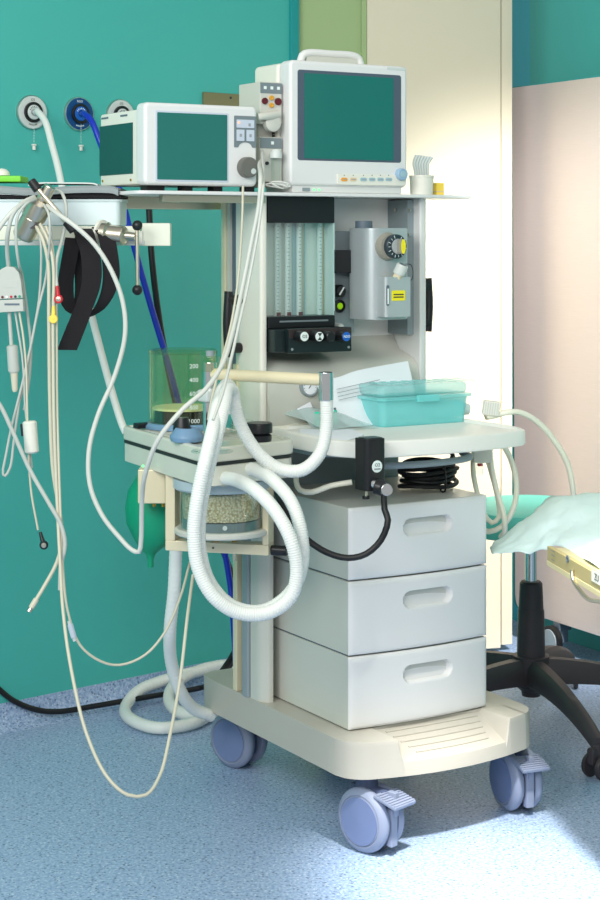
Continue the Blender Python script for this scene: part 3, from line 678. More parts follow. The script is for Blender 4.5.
# plug in modules on the left side of the monitor
nv = mv+.028
for i, (ya, yb) in enumerate(((82, 124), (137, 182))):
    u0, u1 = MV(260, 100, nv).x, BU0-.0045; za, zb = MV(270, yb, nv).z, MV(270, ya, nv).z
    md = MB().box(u0, u1, nv, nv+.10, za, zb, .003).build('plug_in_module', 'machine_grey', pm, MM)
    MB().box(u0+.001, u1-.001, nv-.0012, nv+.002, zb-.026, zb-.002, .0005).build('module_header', 'panel_grey', md, MM)
    for k in range(3 if i == 0 else 1):
        uu = u0+(u1-u0)*(.22+.30*k if i == 0 else .55); MB().box(uu-.0035, uu+.0035, nv-.002, nv, zb-.017, zb-.010).build('module_key', 'ink_white', md, MM)
    sock = [(.20, .044, .0075, 'maroon'), (.80, .044, .0085, 'maroon'), (.5, .036, .0055, 'amber'), (.5, .053, .0055, 'amber')] if i == 0 else [(.3, .06, .004, 'ink')]
    for fx, dz, r, m_ in sock:
        uu = u0+(u1-u0)*fx; MB().lat((uu, nv, zb-dz), (uu, -1, zb-dz), [(r, 0), (r, .004), (r*.7, .0045), (0, .003)], 16).build('socket', m_, md, MM)
    if i == 0:
        MB().tube([(u0+.045, nv-.004, za+.022), (u0+.02, nv-.012, za+.018), (u0-.004, nv-.014, za+.015), (u0-.012, nv-.012, za+.014)], lambda t: .0105-.003*t, 12).build('connector_plug', 'machine_grey', md, MM)
        MB().lat(((u0+u1)/2, nv+.004, za+.002), ((u0+u1)/2, nv-1, za+.002), [(.02, 0), (.02, .015), (.016, .018), (0, .018)], 24).build('sensor_cup', 'machine_grey', md, MM)
    else:
        cc = ((u0+u1)/2+.006, nv-.012, za+.004); MB().cyl(cc, (cc[0], cc[1], cc[2]+.05), .0115, n=18, bev=.002).build('water_trap', 'clear_glass', md, MM)
        MB().lat((cc[0], cc[1], cc[2]+.05), (cc[0], cc[1], 9), [(.014, 0), (.014, .012), (.009, .02), (0, .021)], 18).build('trap_cap', 'outlet_white', md, MM)
MB().box(BU0-.045, BU0-.006, nv+.04, nv+.10, 1.41, BZ1-.05, .004).build('module_rack', 'machine_grey', pm, MM)
cl_ = []
for k in range(70):
    t = k*.55; cl_.append((BU0-.022+.020*cos(t)+.006*sin(k*.31), nv-.012+.014*sin(t*.8), 1.4045+.011*abs(sin(t*.5+.4))+.006*sin(k*.17)**2))
tag(MB().tube(cl_, .0017, 6, .006).build('coiled_tubing', 'hose_clear', None, MM, 60), 'small tangle of thin clear tubing on the shelf beside the patient monitor', 'tubing')
# white pot with cotton swabs, yellow box ---------------------------------------
ps = .30; a = MV(410.5, 189, ps); c = MV(432.5, 176, ps); pc = Vector(((a.x+c.x)/2, ps, 1.3968)); pr_ = (c.x-a.x)/2*.9
hp = MV(420, 175.5, ps).z-1.3968
pot = thing('swab_pot', 'small white pot holding white swab sticks at the right end of the shelf', 'pot', MM, pc)
MB().lat(pc, pc+Vector((0, 0, 1)), [(pr_*.93, 0), (pr_, hp-.005), (pr_*1.04, hp-.004), (pr_*1.04, hp), (pr_*.9, hp), (pr_*.86, .004), (0, .004)], 28).build('pot', 'ivory_plastic', pot, MM)
for k in range(6):
    x = pc.x-.018+.007*k; dx = .004*k*.2
    MB().tube([(x+.004, ps+.003*(k % 2), 1.402), (x, ps, pc.z+hp+.012), (x-.004+dx, ps, pc.z+hp+.028), (x+.004+dx*2, ps, MV(420, 155.5+.3*k, ps).z)], lambda t: .0032+.0016*t, 8).build('swab', 'outlet_white', pot, MM)
a = MV(433.5, 190, ps); c = MV(441.5, 183, ps)
yb = thing('yellow_box', 'tiny yellow carton beside white pot on the shelf', 'box', MM, (a.x+.01, ps, 1.3968))
MB().box(a.x+.003, c.x+.002, ps-.008, ps+.012, 1.3968, c.z, .0008).build('carton', 'yellow_soft', yb, MM)
MB().box(a.x+.0028, c.x+.0022, ps-.0082, ps+.0122, 1.4035, 1.4065).build('carton_band', 'peach', yb, MM)

# ============================================================ breathing system (absorber block)
BS = MB_
br = thing('breathing_system', 'clear walled carbon dioxide absorber block with glass bellows jar and granule canister', 'absorber', BS, (.12, .2, .63))
def BV(px, py, y): return onplane(BS, 1, y, px, py)
def BZ(px, py, z): return onplane(BS, 2, z, px, py)
ol = [BZ(123, 441, .83), BZ(201, 468, .83), BZ(290, 456, .83)]
bo = [(-.002, .012), (.022, -.006), (.232, .012), (.25, .04), (.25, .43), (.085, .462), (.070, .45)]
def grow(k): 
    cx, cy = .12, .22; return [(x+(k if x > cx else -k), y+(k if y > cy else -k)) for x, y in bo]
MB().prism(rpoly(grow(-.002), [.015, .03, .02, .015, .02, .01, .01]), .786, .8285, .003).build('lower_block', 'block_clear', br, BS)
MB().prism(rpoly(grow(-.001), [.015, .03, .02, .015, .02, .01, .01]), .8285, .8345).build('gasket', 'gasket', br, BS)
tpb = MB().prism(rpoly(grow(0), [.015, .03, .02, .015, .02, .01, .01]), .8345, .866, .005, 3, None, (.012, .003)).build('top_plate', 'block_clear', br, BS)
for k in range(12):
    MB().box(.055, .235, .115+.022*k, .121+.022*k, .8632, .8648).build('top_rib', 'machine_grey', tpb, BS)
# bellows jar
jc = BZ(183, 427, .866); jr = 34*((BS @ jc).y)/F; jt = 1.3-(352-HZ)*((BS @ jc).y)/F
jar = MB().lat(jc, jc+Vector((0, 0, 1)), [(jr, .004), (jr, jt-.866-.004), (jr-.002, jt-.866), (jr-.004, jt-.866), (jr-.005, jt-.870), (jr-.005, .004)], 48)
jar = MB().lathe([(jr, .004), (jr, jt-.866), (jr-.005, jt-.866), (jr-.005, .004)], 48, Matrix.Translation(jc), cap=False).build('bellows_jar', 'jar_glass', br, BS)
MB().lathe([(jr+.001, 0), (jr+.001, .006), (jr-.003, .008), (0, .008)], 48, Matrix.Translation(jc+Vector((0, 0, jt-.868)))).build('jar_lid', 'jar_glass', jar, BS)
MB().lathe([(jr+.010, 0), (jr+.010, .006), (jr+.004, .012), (0, .012)], 48, Matrix.Translation(jc)).build('jar_base', 'valve_blue', br, BS)
MB().lathe([(jr-.012, .012), (jr-.012, .03), (jr-.016, .04), (jr-.016, .042)], 40, Matrix.Translation(jc)).build('bellows', 'black_rubber', br, BS)
MB().lathe([(jr-.007, .041), (jr-.007, .045), (jr-.010, .047), (0, .047)], 40, Matrix.Translation(jc)).build('bellows_plate', 'tube_cream', br, BS)
d_ = (BS @ jc).y
ang0 = R(-104)
for k, s in enumerate(('200', '400', '600', '800', '1000', '1200')):
    z = 1.3-(364+13.5*k-HZ)*d_/F
    n_ = Vector((cos(ang0), sin(ang0), 0)); xx = Vector((-sin(ang0), cos(ang0), 0)); o_ = jc+n_*(jr+.001)
    X = Matrix(((xx.x, 0, n_.x, o_.x), (xx.y, 0, n_.y, o_.y), (0, 1, 0, z), (0, 0, 0, 1)))
    text(s, .014, 'ink_white', jar, X, BS, name='volume_mark')
# valves, knobs on top
p = BZ(187, 441, .866); vl = MB().lathe([(.034, 0), (.036, .006), (.036, .012), (.024, .028), (.020, .028), (.020, .024), (0, .024)], 12, Matrix.Translation(p)).build('valve_dome', 'valve_blue', br, BS)
MB().lathe([(.019, .024), (.019, .03), (.014, .052), (0, .052)], 20, Matrix.Translation(p+Vector((0, .02, -.004)))).build('valve_post', 'black_plastic', br, BS)
p = BZ(259, 441, .866); MB().lathe([(.026, 0), (.027, .004), (.027, .012), (.022, .016), (.0285, .018), (.0285, .036), (.0265, .039), (0, .038)], 24, Matrix.Translation(p)).build('pressure_valve_knob', 'black_plastic', br, BS)
p = BZ(212, 452, .866); MB().lathe([(.042, 0), (.042, .003), (.034, .004), (.032, .001), (0, .001)], 32, Matrix.Translation(p)).build('valve_window', 'clear_glass', br, BS)
p = BZ(243, 432, .866); MB().lathe([(.03, 0), (.03, .012), (.022, .026), (0, .03)], 24, Matrix.Translation(p)).build('valve_window', 'clear_glass', br, BS)
p = BZ(143, 428, .866); MB().box(p.x-.02, p.x+.02, p.y-.012, p.y+.012, .866, .878, .003).build('latch', 'black_plastic', br, BS)
# chrome post and hose arm
pp = BZ(210, 437, .866); MB().cyl(pp, (pp.x, pp.y, 1.3-(362-HZ)*((BS @ pp).y)/F), .0155, n=24, bev=.002).build('support_post', 'chrome', br, BS)
pt = Vector((pp.x, pp.y, 1.3-(374-HZ)*((BS @ pp).y)/F)); MB().lathe([(.022, 0), (.022, .03), (.02, .033), (0, .033)], 20, Matrix.Translation((pp.x, pp.y, pt.z+.006))).build('post_head', 'jar_glass', br, BS)
MB().cyl((pp.x, pp.y, pt.z+.038), (pp.x, pp.y, pt.z+.05), .009, n=16).build('post_screw', 'mid_grey', br, BS)
ae = P(326, 380, 3.50); av = BS.inverted() @ ae
MB().tube([pt, av], .0125, 18, smooth=False).build('hose_arm', 'nickel', br, BS).data.materials[0] = mat('arm_enamel', (240, 226, 190), .28, .3, var=.02)
MB().cyl((av.x, av.y, av.z-.042), (av.x, av.y, av.z+.016), .0155, n=24, bev=.0015).build('arm_end_fitting', 'chrome', br, BS)
MB().lathe([(.0125, 0), (.0125, .001), (0, .001)], 20, Matrix.Translation((av.x, av.y, av.z+.0155))).build('fitting_bore', 'black_plastic', br, BS)
hc = pt+Vector((.01, -.03, -.045)); MB().box(hc.x-.045, hc.x+.03, hc.y-.012, hc.y+.03, hc.z-.012, hc.z+.014, .006).build('hose_holder', 'outlet_white', br, BS)
# granule canister under the block, bracket, control box
cc = P(222, 500, 3.62); cc = Vector((cc.x, cc.y, 0)); zb_ = 1.3-(527-HZ)*3.62/F; zt_ = .788; rc = 42.5*3.62/F
TC = Matrix.Translation(cc)
MB().lathe([(rc, zb_), (rc, zt_-.008), (rc-.004, zt_-.008), (rc-.004, zb_)], 48, TC, cap=False).build('canister_wall', 'clear_glass', br)
MB().lathe([(rc-.008, zb_+.022), (rc-.0075, zb_+.026), (rc-.0075, zt_-.034), (rc-.01, zt_-.03), (0, zt_-.03)], 48, TC).build('absorbent_granules', 'granules', br)
MB().lathe([(rc-.006, zb_), (rc-.006, zb_+.02), (0, zb_+.02)], 40, TC).build('canister_sump', 'panel_grey', br)
MB().lathe([(rc+.010, zt_-.026), (rc+.014, zt_-.022), (rc+.014, zt_-.004), (0, zt_-.004)], 40, TC).build('canister_collar', 'valve_blue', br).data.materials[0] = mat('collar_grey', (168, 184, 190), .35, var=.03)
MB().lathe([(rc+.008, zb_-.012), (rc+.011, zb_-.009), (rc+.011, zb_-.003), (rc+.006, zb_+.001), (0, zb_+.001)], 48, TC).build('canister_base', 'machine_grey', br)
MB().cyl((cc.x+.01, cc.y-.05, zb_+.012), (cc.x+.01, cc.y-.087, zb_+.012), .005, n=10).build('drain_tap', 'outlet_white', br)
L0, L1 = P(167, 551, 3.66), P(270, 553, 3.60); zf = 1.3-(553-HZ)*3.62/F
xd = (L1-L0); A4 = math.atan2(xd.y, xd.x); SB = Matrix.Translation((L0.x, L0.y, 0)) @ Matrix.Rotation(A4, 4, 'Z'); wl = math.hypot(xd.x, xd.y)
fb_ = MB().box(0, wl, -.012, .03, zf, zf+.022, .002).build('bracket_bar', 'cream_metal', br, SB)
MB().box(0, .022, -.012, .03, zf+.022, .79, .002).build('bracket_post', 'cream_metal', br, SB)
MB().box(wl-.014, wl, -.012, .03, zf+.022, .79, .002).build('bracket_post', 'cream_metal', br, SB)
MB().cyl((wl*.47, -.0125, zf+.011), (wl*.47, -.014, zf+.011), .0022, n=8).build('bracket_rivet', 'ink', br, SB)
for x, m_ in ((.42, 'brass'), (.6, 'brass')):
    MB().cyl((wl*x+.01, .01, zf+.022), (wl*x+.01, .01, zb_-.011), .009 if x < .5 else .005, n=12).build('clamp_screw', m_, br, SB)
MB().cyl((wl*.6+.01, .01, zf-.018), (wl*.6+.01, .01, zf), .0055, n=12).build('clamp_screw', 'nickel', br, SB)
MB().cyl((wl, .01, zf+.008), (wl+.035, .01, zf+.008), .011, n=16, bev=.002).build('clamp_knob', 'black_plastic', br, SB)
p0_, p1_ = P(139, 470, 3.74), P(166, 500, 3.72)
MB().box(p0_.x, p1_.x, 3.71, 3.80, 1.3-(503-HZ)*3.72/F, .788, .003).build('sensor_box', 'cream_metal', br)
for px in (154, 163): p = P(px, 503, 3.73); MB().cyl((p.x, p.y, p.z-.008), (p.x, p.y, p.z+.004), .004, n=10).build('box_foot', 'brass', br)
p = P(143, 466, 3.709); MB().cyl((p.x, 3.7105, p.z), (p.x, 3.7085, p.z), .003, n=10).build('status_light', 'led_green', br)
# hose ports
def port(px, py, d, px2, py2, d2):
    a, b = P(px, py, d), P(px2, py2, d2); v_ = (b-a).normalized()
    MB().cyl(a-v_*.03, a+v_*.004, .0165, n=20).build('hose_port', 'block_clear', br)
    MB().lat(a, a+v_, [(.018, 0), (.019, .002), (.019, .008), (.017, .010), (0, .010)], 20).build('port_ring', 'nickel', br)
port(246, 467, 3.545, 252, 469, 3.53); port(222, 477, 3.50, 230, 479, 3.47)

# ---- breathing hoses
def hose(pts, r, name, label, m='hose_white', corr=.075, pitch=.0048, n=14):
    o = MB().tube(pts, r, n, corr=corr, pitch=pitch, step=.01).build(name, m, ang=80); return tag(o, label, 'hose')
hose([P(248, 468, 3.54), P(258, 471, 3.50), P(275, 482, 3.44), P(292, 503, 3.40), P(301, 532, 3.38), P(302, 565, 3.38), P(290, 593, 3.38), P(262, 611, 3.38), P(232, 606, 3.37), P(210, 583, 3.36),
      P(200, 550, 3.35), P(200, 515, 3.35), P(207, 475, 3.35), P(217, 435, 3.36), P(224, 405, 3.40), P(227, 390, 3.45), P(233, 392, 3.50), P(236, 410, 3.50), P(244, 432, 3.49), P(260, 455, 3.48), P(280, 469, 3.48), P(302, 470, 3.48), P(319, 455, 3.49), P(326, 430, 3.50), P(326.5, 400, 3.50), P(326.5, 392, 3.50)],
     .0138, 'breathing_hose', 'white corrugated breathing hose looping from the absorber up to the chrome arm fitting')
hose([P(225, 478, 3.49), P(236, 480, 3.45), P(255, 490, 3.40), P(276, 512, 3.35), P(291, 540, 3.33), P(297, 570, 3.33), P(291, 596, 3.33), P(270, 612, 3.33), P(240, 613, 3.32), P(215, 598, 3.31),
      P(199, 570, 3.31), P(194, 535, 3.31), P(198, 495, 3.31), P(206, 458, 3.32), P(214, 425, 3.36), P(219, 402, 3.43), P(224, 388, 3.53), P(229, 386, 3.60), P(233, 396, 3.62), P(229, 412, 3.63)],
     .0142, 'breathing_hose', 'white corrugated breathing hose looping from the absorber back to the holder on the chrome post')
# green reservoir bag
bc = P(155, 505, 3.86); rb_ = 30*3.86/F; zc_ = lambda y: 1.3-(y-HZ)*3.86/F-bc.z
bagm = MB().lathe([(.012, zc_(455)), (.016, zc_(463)), (.035, zc_(472)), (rb_*.9, zc_(490)), (rb_, zc_(507)), (rb_*.95, zc_(523)), (rb_*.7, zc_(539)), (rb_*.35, zc_(549)), (.011, zc_(554)), (.007, zc_(560)), (.007, zc_(567)), (0, zc_(567))], 32, Matrix.Translation(bc))
bagm.v = [v+Vector((.35*(v.z-bc.z)*0, .0, 0))+Vector((-.010 if v.z < bc.z-.08 else 0, 0, 0)) for v in bagm.v]
tag(bagm.build('breathing_bag', 'bag_green', ang=60), 'green rubber breathing bag hanging under the absorber', 'bag')

# ============================================================ things on the worktop tray
TZ = .8612
a = MZ(367, 428, TZ); c = MZ(459, 420, TZ); bu0, bu1 = a.x+.026, c.x-.002; bv0 = (a.y+c.y)/2-.032; bv1 = bv0+.115
bx = thing('storage_box', 'translucent aqua plastic box with ribbed lid lying on the worktop tray', 'box', MM, ((bu0+bu1)/2, (bv0+bv1)/2, TZ))
zr = 1.3-(399-HZ)*3.9/F; BH = zr-TZ
def frus(x0, x1, y0, y1, z0, z1, t, r=.016, n=5):
    lo = rrect(x0+t, x1-t, y0+t, y1-t, r, n); hi = rrect(x0, x1, y0, y1, r, n); return lo, hi
lo, hi = frus(bu0, bu1, bv0, bv1, TZ, zr, .006)
m_ = MB(); k = len(lo); inn = [(x+(.0025 if x < (bu0+bu1)/2 else -.0025), y+(.0025 if y < (bv0+bv1)/2 else -.0025)) for x, y in hi]
m_.v = [Vector((x, y, TZ)) for x, y in lo]+[Vector((x, y, zr)) for x, y in hi]+[Vector((x, y, zr)) for x, y in inn]+[Vector((x, y, TZ+.003)) for x, y in lo]
m_.f = [tuple(range(k))[::-1], tuple(range(3*k, 4*k))]
for s in (0, 1, 2):
    for i in range(k): j = (i+1) % k; m_.f.append((s*k+i, s*k+j, (s+1)*k+j, (s+1)*k+i))
m_.build('box_body', 'box_teal', bx, MM)
MB().prism(rrect(bu0-.008, bu1+.008, bv0-.008, bv1+.008, .018), zr-.002, zr+.006, .002).build('lid_rim', 'box_teal', bx, MM)
lo, hi = rrect(bu0+.008, bu1-.008, bv0+.008, bv1-.008, .016), rrect(bu0, bu1, bv0, bv1, .018)
ld = MB().prism(rrect(bu0+.001, bu1-.001, bv0+.001, bv1-.001, .018), zr+.006, zr+.032, .007, 3).build('box_lid', 'box_lid', bx, MM)
for k in range(9): MB().box(bu0+.03+.03*k, bu0+.045+.03*k, bv0+.018, bv1-.018, zr+.0318, zr+.0335, .0006).build('lid_ridge', 'box_lid', ld, MM)
MB().box((bu0+bu1)/2-.03, (bu0+bu1)/2+.03, bv0-.012, bv0-.003, zr-.008, zr+.008, .002).build('lid_clip', 'box_teal', bx, MM)
for (x, y, z, r) in ((.08, .05, .024, .022), (.15, .06, .026, .024), (.22, .05, .024, .022), (.12, .085, .04, .018), (.19, .08, .042, .018), (.26, .06, .022, .02)):
    MB().tube([(bu0+x-.035, bv0+y, TZ+z), (bu0+x, bv0+y+.01, TZ+z+.004), (bu0+x+.033, bv0+y, TZ+z)], lambda t, r=r: r*(.55+.45*sin(pi*min(max(t, .05), .95))), 12, .008).build('packed_item', 'contents_white', bx, MM)
# paper sheet leaning against console
def sheet_obj(name, rows, m, label, cat, S=I4, th=.0008, sub=4):
    return tag(MB().sheet(rows, th, sub).build(name, m, None, S, 60), label, cat)
p00, p10 = MV(362, 424, .205), MV(428, 417, .205)
rows = [[(.075, .262, .965), (.14, .266, .972), (.20, .272, .985), (.345, .282, 1.0)], [(.085, .250, .93), (.15, .254, .935), (.21, .258, .95), (.345, .266, .962)],
        [(.11, .232, .885), (.17, .232, .888), (.23, .236, .895), (.345, .242, .902)], [(.135, .205, .8635), (.19, .205, .8635), (.245, .205, .8635), (.345, .205, .8635)]]
sheet_o = sheet_obj('paper_sheet', rows, 'paper', 'white punched paper sheet leaning behind the aqua box', 'paper', MM, .0006)
for k in range(6):
    t = k/5; q0 = Vector((.087+.045*t**1.4, .2545-.036*t, .952-.082*t)); MB().cyl(q0+Vector((0, .001, 0)), q0+Vector((0, -.0016, .0008)), .0028, n=10).build('punch_hole', 'slate', sheet_o, MM)
for k in range(4):
    q0 = Vector((.125, .2515-.003*k, .945-.008*k)); MB().box(0, .12-.03*(k == 3), -.0008, .0008, 0, .0012, X=Matrix.Translation(q0+Vector((0, -.0012, 0))) @ Matrix.Rotation(R(-8), 4, 'Y')).build('printed_line', 'ink_light', sheet_o, MM)
# clear pouch with green syringes and blue caps
pc_ = MZ(338, 428, TZ)
po = thing('supply_pouch', 'clear sterile pouch with green and blue capped syringes on the tray', 'pouch', MM, (pc_.x, pc_.y, TZ))
MB().sheet([[(pc_.x-.10, pc_.y+.07, TZ+.03), (pc_.x-.04, pc_.y+.085, TZ+.045), (pc_.x+.05, pc_.y+.075, TZ+.02)], [(pc_.x-.08, pc_.y+.01, TZ+.02), (pc_.x, pc_.y+.01, TZ+.034), (pc_.x+.06, pc_.y+.0, TZ+.012)], [(pc_.x-.07, pc_.y-.05, TZ+.004), (pc_.x, pc_.y-.06, TZ+.008), (pc_.x+.075, pc_.y-.06, TZ+.003)]], .0006, 5).build('film', 'pouch', po, MM)
for (a_, b_, m_, r) in (((318, 428), (317, 413), 'syringe_green', .007), ((323, 429), (322, 412), 'syringe_green', .006), ((335, 427), (334, 411), 'syringe_green', .008), ((330, 425), (329, 413), 'syringe_green', .006)):
    A, B = MV(*a_, pc_.y+.012), MV(*b_, pc_.y+.03); A.z = max(A.z, TZ+.008); MB().cyl(A, B, r, n=14, bev=.0015).build('syringe', m_, po, MM)
for (a_, b_) in (((341, 416.5), (353, 418)), ((341, 423), (346, 422))):
    A, B = MV(*a_, pc_.y+.04), MV(*b_, pc_.y+.04); MB().cyl(A, B, .0035, n=10).build('blue_cap', 'syringe_blue', po, MM)
tri = [MV(297, 409, pc_.y+.07), MV(310, 402, pc_.y+.075), MV(321, 425, pc_.y+.04), MV(314, 430, pc_.y+.03)]
MB().sheet([[tri[0], tri[1]], [tri[3], tri[2]]], .0008, 3).build('peel_flap', 'paper', po, MM)
ga = [MZ(300, 430, TZ), MZ(352, 430, TZ), MZ(364, 436, TZ), MZ(345, 442, TZ), MZ(300, 436, TZ)]
tag(MB().prism([(p.x, p.y) for p in ga], TZ+.0002, TZ+.003, .001).build('gauze_sheet', 'paper', None, MM), 'thin white gauze sheet under the syringe pouch on the tray', 'gauze')
# pale tube lying along back of tray at left
tag(MB().tube([P(262, 432, 3.80), P(285, 430, 3.85), P(300, 427, 3.90), P(316, 424, 3.93)], .011, 12).build('pale_tube', 'tube_cream', ang=60), 'short pale pipe lying at the back of the worktop tray', 'pipe')

# ============================================================ black outlet unit clamped to the front of the tray
dvv = -.118
d0, d1 = MV(369, 460, dvv).x-.006, MV(386.5, 460, dvv).x
dz0, dz1 = MV(376, 491, dvv).z, MV(376, 439, dvv).z
du = thing('oxygen_outlet', 'black rounded oxygen outlet unit clamped to the front edge of the worktop tray', 'outlet unit', MM, ((d0+d1)/2, dvv+.02, dz0))
ob = MB().prism(rpoly([(d0, dvv), (d1, dvv), (d1, dvv+.045), (d0, dvv+.045)], [.014, .012, .003, .003]), dz0, dz1, .0015).build('body', 'black_plastic', du, MM)
MB().prism(rrect(d0+.004, d1-.003, dvv+.006, dvv+.042, .008), dz1, dz1+.0012).build('top_cap', 'green_black', du, MM)
p = MV(377, 466.5, dvv); MB().lat((p.x, dvv, p.z), (p.x, -1, p.z), [(.0125, 0), (.0125, .001), (.011, .0016), (0, .0016)], 24).build('badge', 'ink_white', du, MM)
text('O2', .010, 'ink', du, facing((p.x, dvv-.0017, p.z+.003)), MM); panel(rrect(p.x-.008, p.x+.008, p.z-.007, p.z-.0035, .001), dvv-.0019, dvv-.001).build('badge_print', 'ink_light', du, MM)
p = MV(374, 484, dvv); MB().cyl((p.x, dvv+.005, p.z), (p.x+.01, dvv-.012, p.z-.002), .010, n=20, bev=.002).build('outlet_collar', 'chrome', du, MM)
p = MV(380, 487, dvv-.014); q = MV(387, 490, dvv-.045)
MB().cyl(Vector((p.x-.004, dvv-.004, p.z)), Vector((p.x+.008, dvv-.022, p.z-.004)), .0165, n=24, bev=.003).build('hose_coupling', 'black_plastic', du, MM)
MB().cyl(Vector((p.x+.006, dvv-.018, p.z-.004)), Vector((q.x, dvv-.045, q.z)), .0125, n=24, bev=.0015).build('coupling_nut', 'chrome', du, MM)
p = MV(366, 494, dvv+.02); MB().cyl((p.x, dvv+.02, dz0), (p.x, dvv+.02, dz0-.014), .003, n=10).build('clamp_screw', 'nickel', du, MM)
MB().cyl((p.x, dvv+.02, dz0-.018), (p.x, dvv+.02, dz0-.012), .008, n=16, bev=.001).build('clamp_foot', 'black_plastic', du, MM)
hs0 = MM @ Vector((q.x-.002, dvv-.037, q.z-.010))
tag(MB().tube([hs0, hs0+Vector((.001, -.003, -.03)), P(388, 520, 3.47), P(381, 540, 3.47), P(366, 554, 3.47), P(348, 558, 3.47), P(328, 553, 3.48), P(310, 542, 3.50), P(296, 528, 3.55), P(284, 510, 3.6), P(277, 492, 3.72)], .0068, 10).build('black_hose', 'black_rubber', ang=60), 'thin black rubber hose hanging from the oxygen outlet across the top drawer', 'hose')
# coiled black cable on the drawer unit
cu = MZ(436, 492, .7165)
ck = MB()
pts = []
for k in range(6*20+1):
    t = 2*pi*k/20; lay = k/20; pts.append((cu.x+(.066+.006*sin(2.1*lay))*cos(t), cu.y+.03+(.05+.005*cos(1.7*lay))*sin(t), .7245+.0105*lay+.003*sin(t*2+lay)))
pts += [(cu.x+.07, cu.y+.03, .785), (cu.x+.085, cu.y+.07, .80), (cu.x+.06, cu.y+.13, .806)]
ck = thing('cable_coil', 'coil of black cable lying on top of the drawer unit', 'cable', MM, (cu.x, cu.y+.02, .718))
MB().tube(pts, .0052, 8).build('cable', 'black_rubber', ck, MM)
MB().tube([(cu.x+.002, cu.y-.032, .722), (cu.x+.002, cu.y-.035, .75), (cu.x+.002, cu.y-.025, .785), (cu.x+.004, cu.y-.012, .75), (cu.x+.003, cu.y-.014, .722)], .0025, 6, closed=True).build('cable_tie', 'black_plastic', ck, MM)
# grey pipe and clear tubes under tray
tag(MB().tube([m2w((.10, .04, .795)), m2w((.16, -.01, .80)), m2w((.26, -.005, .80)), m2w((.34, .03, .80)), m2w((.37, .10, .80))], .0075, 10).build('grey_pipe', 'mid_grey', ang=60), 'grey pipe running just under the worktop tray', 'pipe')
tag(MB().tube([P(352, 482, 3.72), P(330, 486, 3.72), P(312, 492, 3.72), P(300, 490, 3.74), P(296, 478, 3.78), P(300, 470, 3.82)], .0062, 10).build('clear_tube', 'tube_cream', ang=60), 'short pale tube bent under the worktop tray beside the oxygen outlet', 'tube')

# ============================================================ tubes at the right end of the tray
pk = m2w((0, 0, 0)); dR = 3.98
pu = thing('tube_plug', 'white ribbed plug fitting standing at the right corner of the tray', 'plug', I4, P(491, 417, dR))
X = Matrix.Translation(P(491, 408.5, dR)) @ Matrix.Rotation(R(8), 4, 'Y')
MB().box(-.019, .019, -.014, .014, -.016, .018, .003, X=X).build('plug_body', 'ivory_plastic', pu)
for k in range(6): MB().box(-.016+.0056*k, -.0135+.0056*k, -.0152, -.0138, -.013, .015, X=X).build('plug_rib', 'outlet_white', pu)
MB().cyl(P(486, 414, dR), P(488, 419, dR), .006, n=12).build('plug_tip', 'nickel', pu)
tag(MB().tube([P(487, 417, dR), P(497, 415, dR), P(508, 412, dR), P(522, 413, dR+.02), P(540, 424, dR+.05), P(556, 443, dR+.08), P(568, 465, dR+.1), P(573, 490, dR+.1), P(574, 510, dR+.1)], .0068, 10).build('suction_tube', 'tube_cream', ang=60), 'cream rubber tube arching from the white plug over to the draped table', 'tube')
tag(MB().tube([P(503, 444, 3.98), P(511, 460, 4.0), P(516, 480, 4.0), P(515, 503, 4.0), P(507, 521, 4.0), P(496, 530, 4.0), P(483, 531, 4.02), P(474, 522, 4.05), P(471, 505, 4.06)], .0066, 10).build('suction_tube', 'tube_cream', ang=60), 'cream rubber tube hanging in the widest loop below the tray corner', 'tube')
tag(MB().tube([P(489, 448, 3.99), P(492, 470, 3.98), P(497, 492, 3.97), P(503, 512, 3.96), P(505, 530, 3.97), P(501, 537, 4.0)], .0066, 10).build('suction_tube', 'tube_cream', ang=60), 'cream rubber tube hanging straight down and crossing the wide loop', 'tube')
tag(MB().tube([P(474, 450, 4.02), P(473, 470, 4.02), P(477, 492, 4.02), P(483, 512, 4.02), P(492, 523, 4.02), P(499, 517, 4.02), P(498, 500, 4.03), P(492, 475, 4.04), P(486, 455, 4.05)], .006, 10).build('suction_tube', 'tube_cream', ang=60), 'cream rubber tube hanging in the narrow inner loop below the tray', 'tube')
vt = thing('water_trap', 'small clear trap with red mark hanging under the tray corner', 'trap', I4, P(479, 474, 3.96))
MB().cyl(P(480, 462, 3.96), P(479, 474, 3.96), .0085, n=16, bev=.001).build('trap_tube', 'clear_glass', vt)
MB().cyl(P(480, 463.5, 3.958), P(480, 466, 3.958), .0065, n=14).build('red_mark', 'red', vt)
MB().box(P(472, 0, 3.97).x, P(492, 0, 3.97).x, 3.95, 3.99, 1.3-(462-HZ)*3.97/F, 1.3-(446-HZ)*3.97/F, .004).build('trap_bracket', 'ivory_plastic', vt)

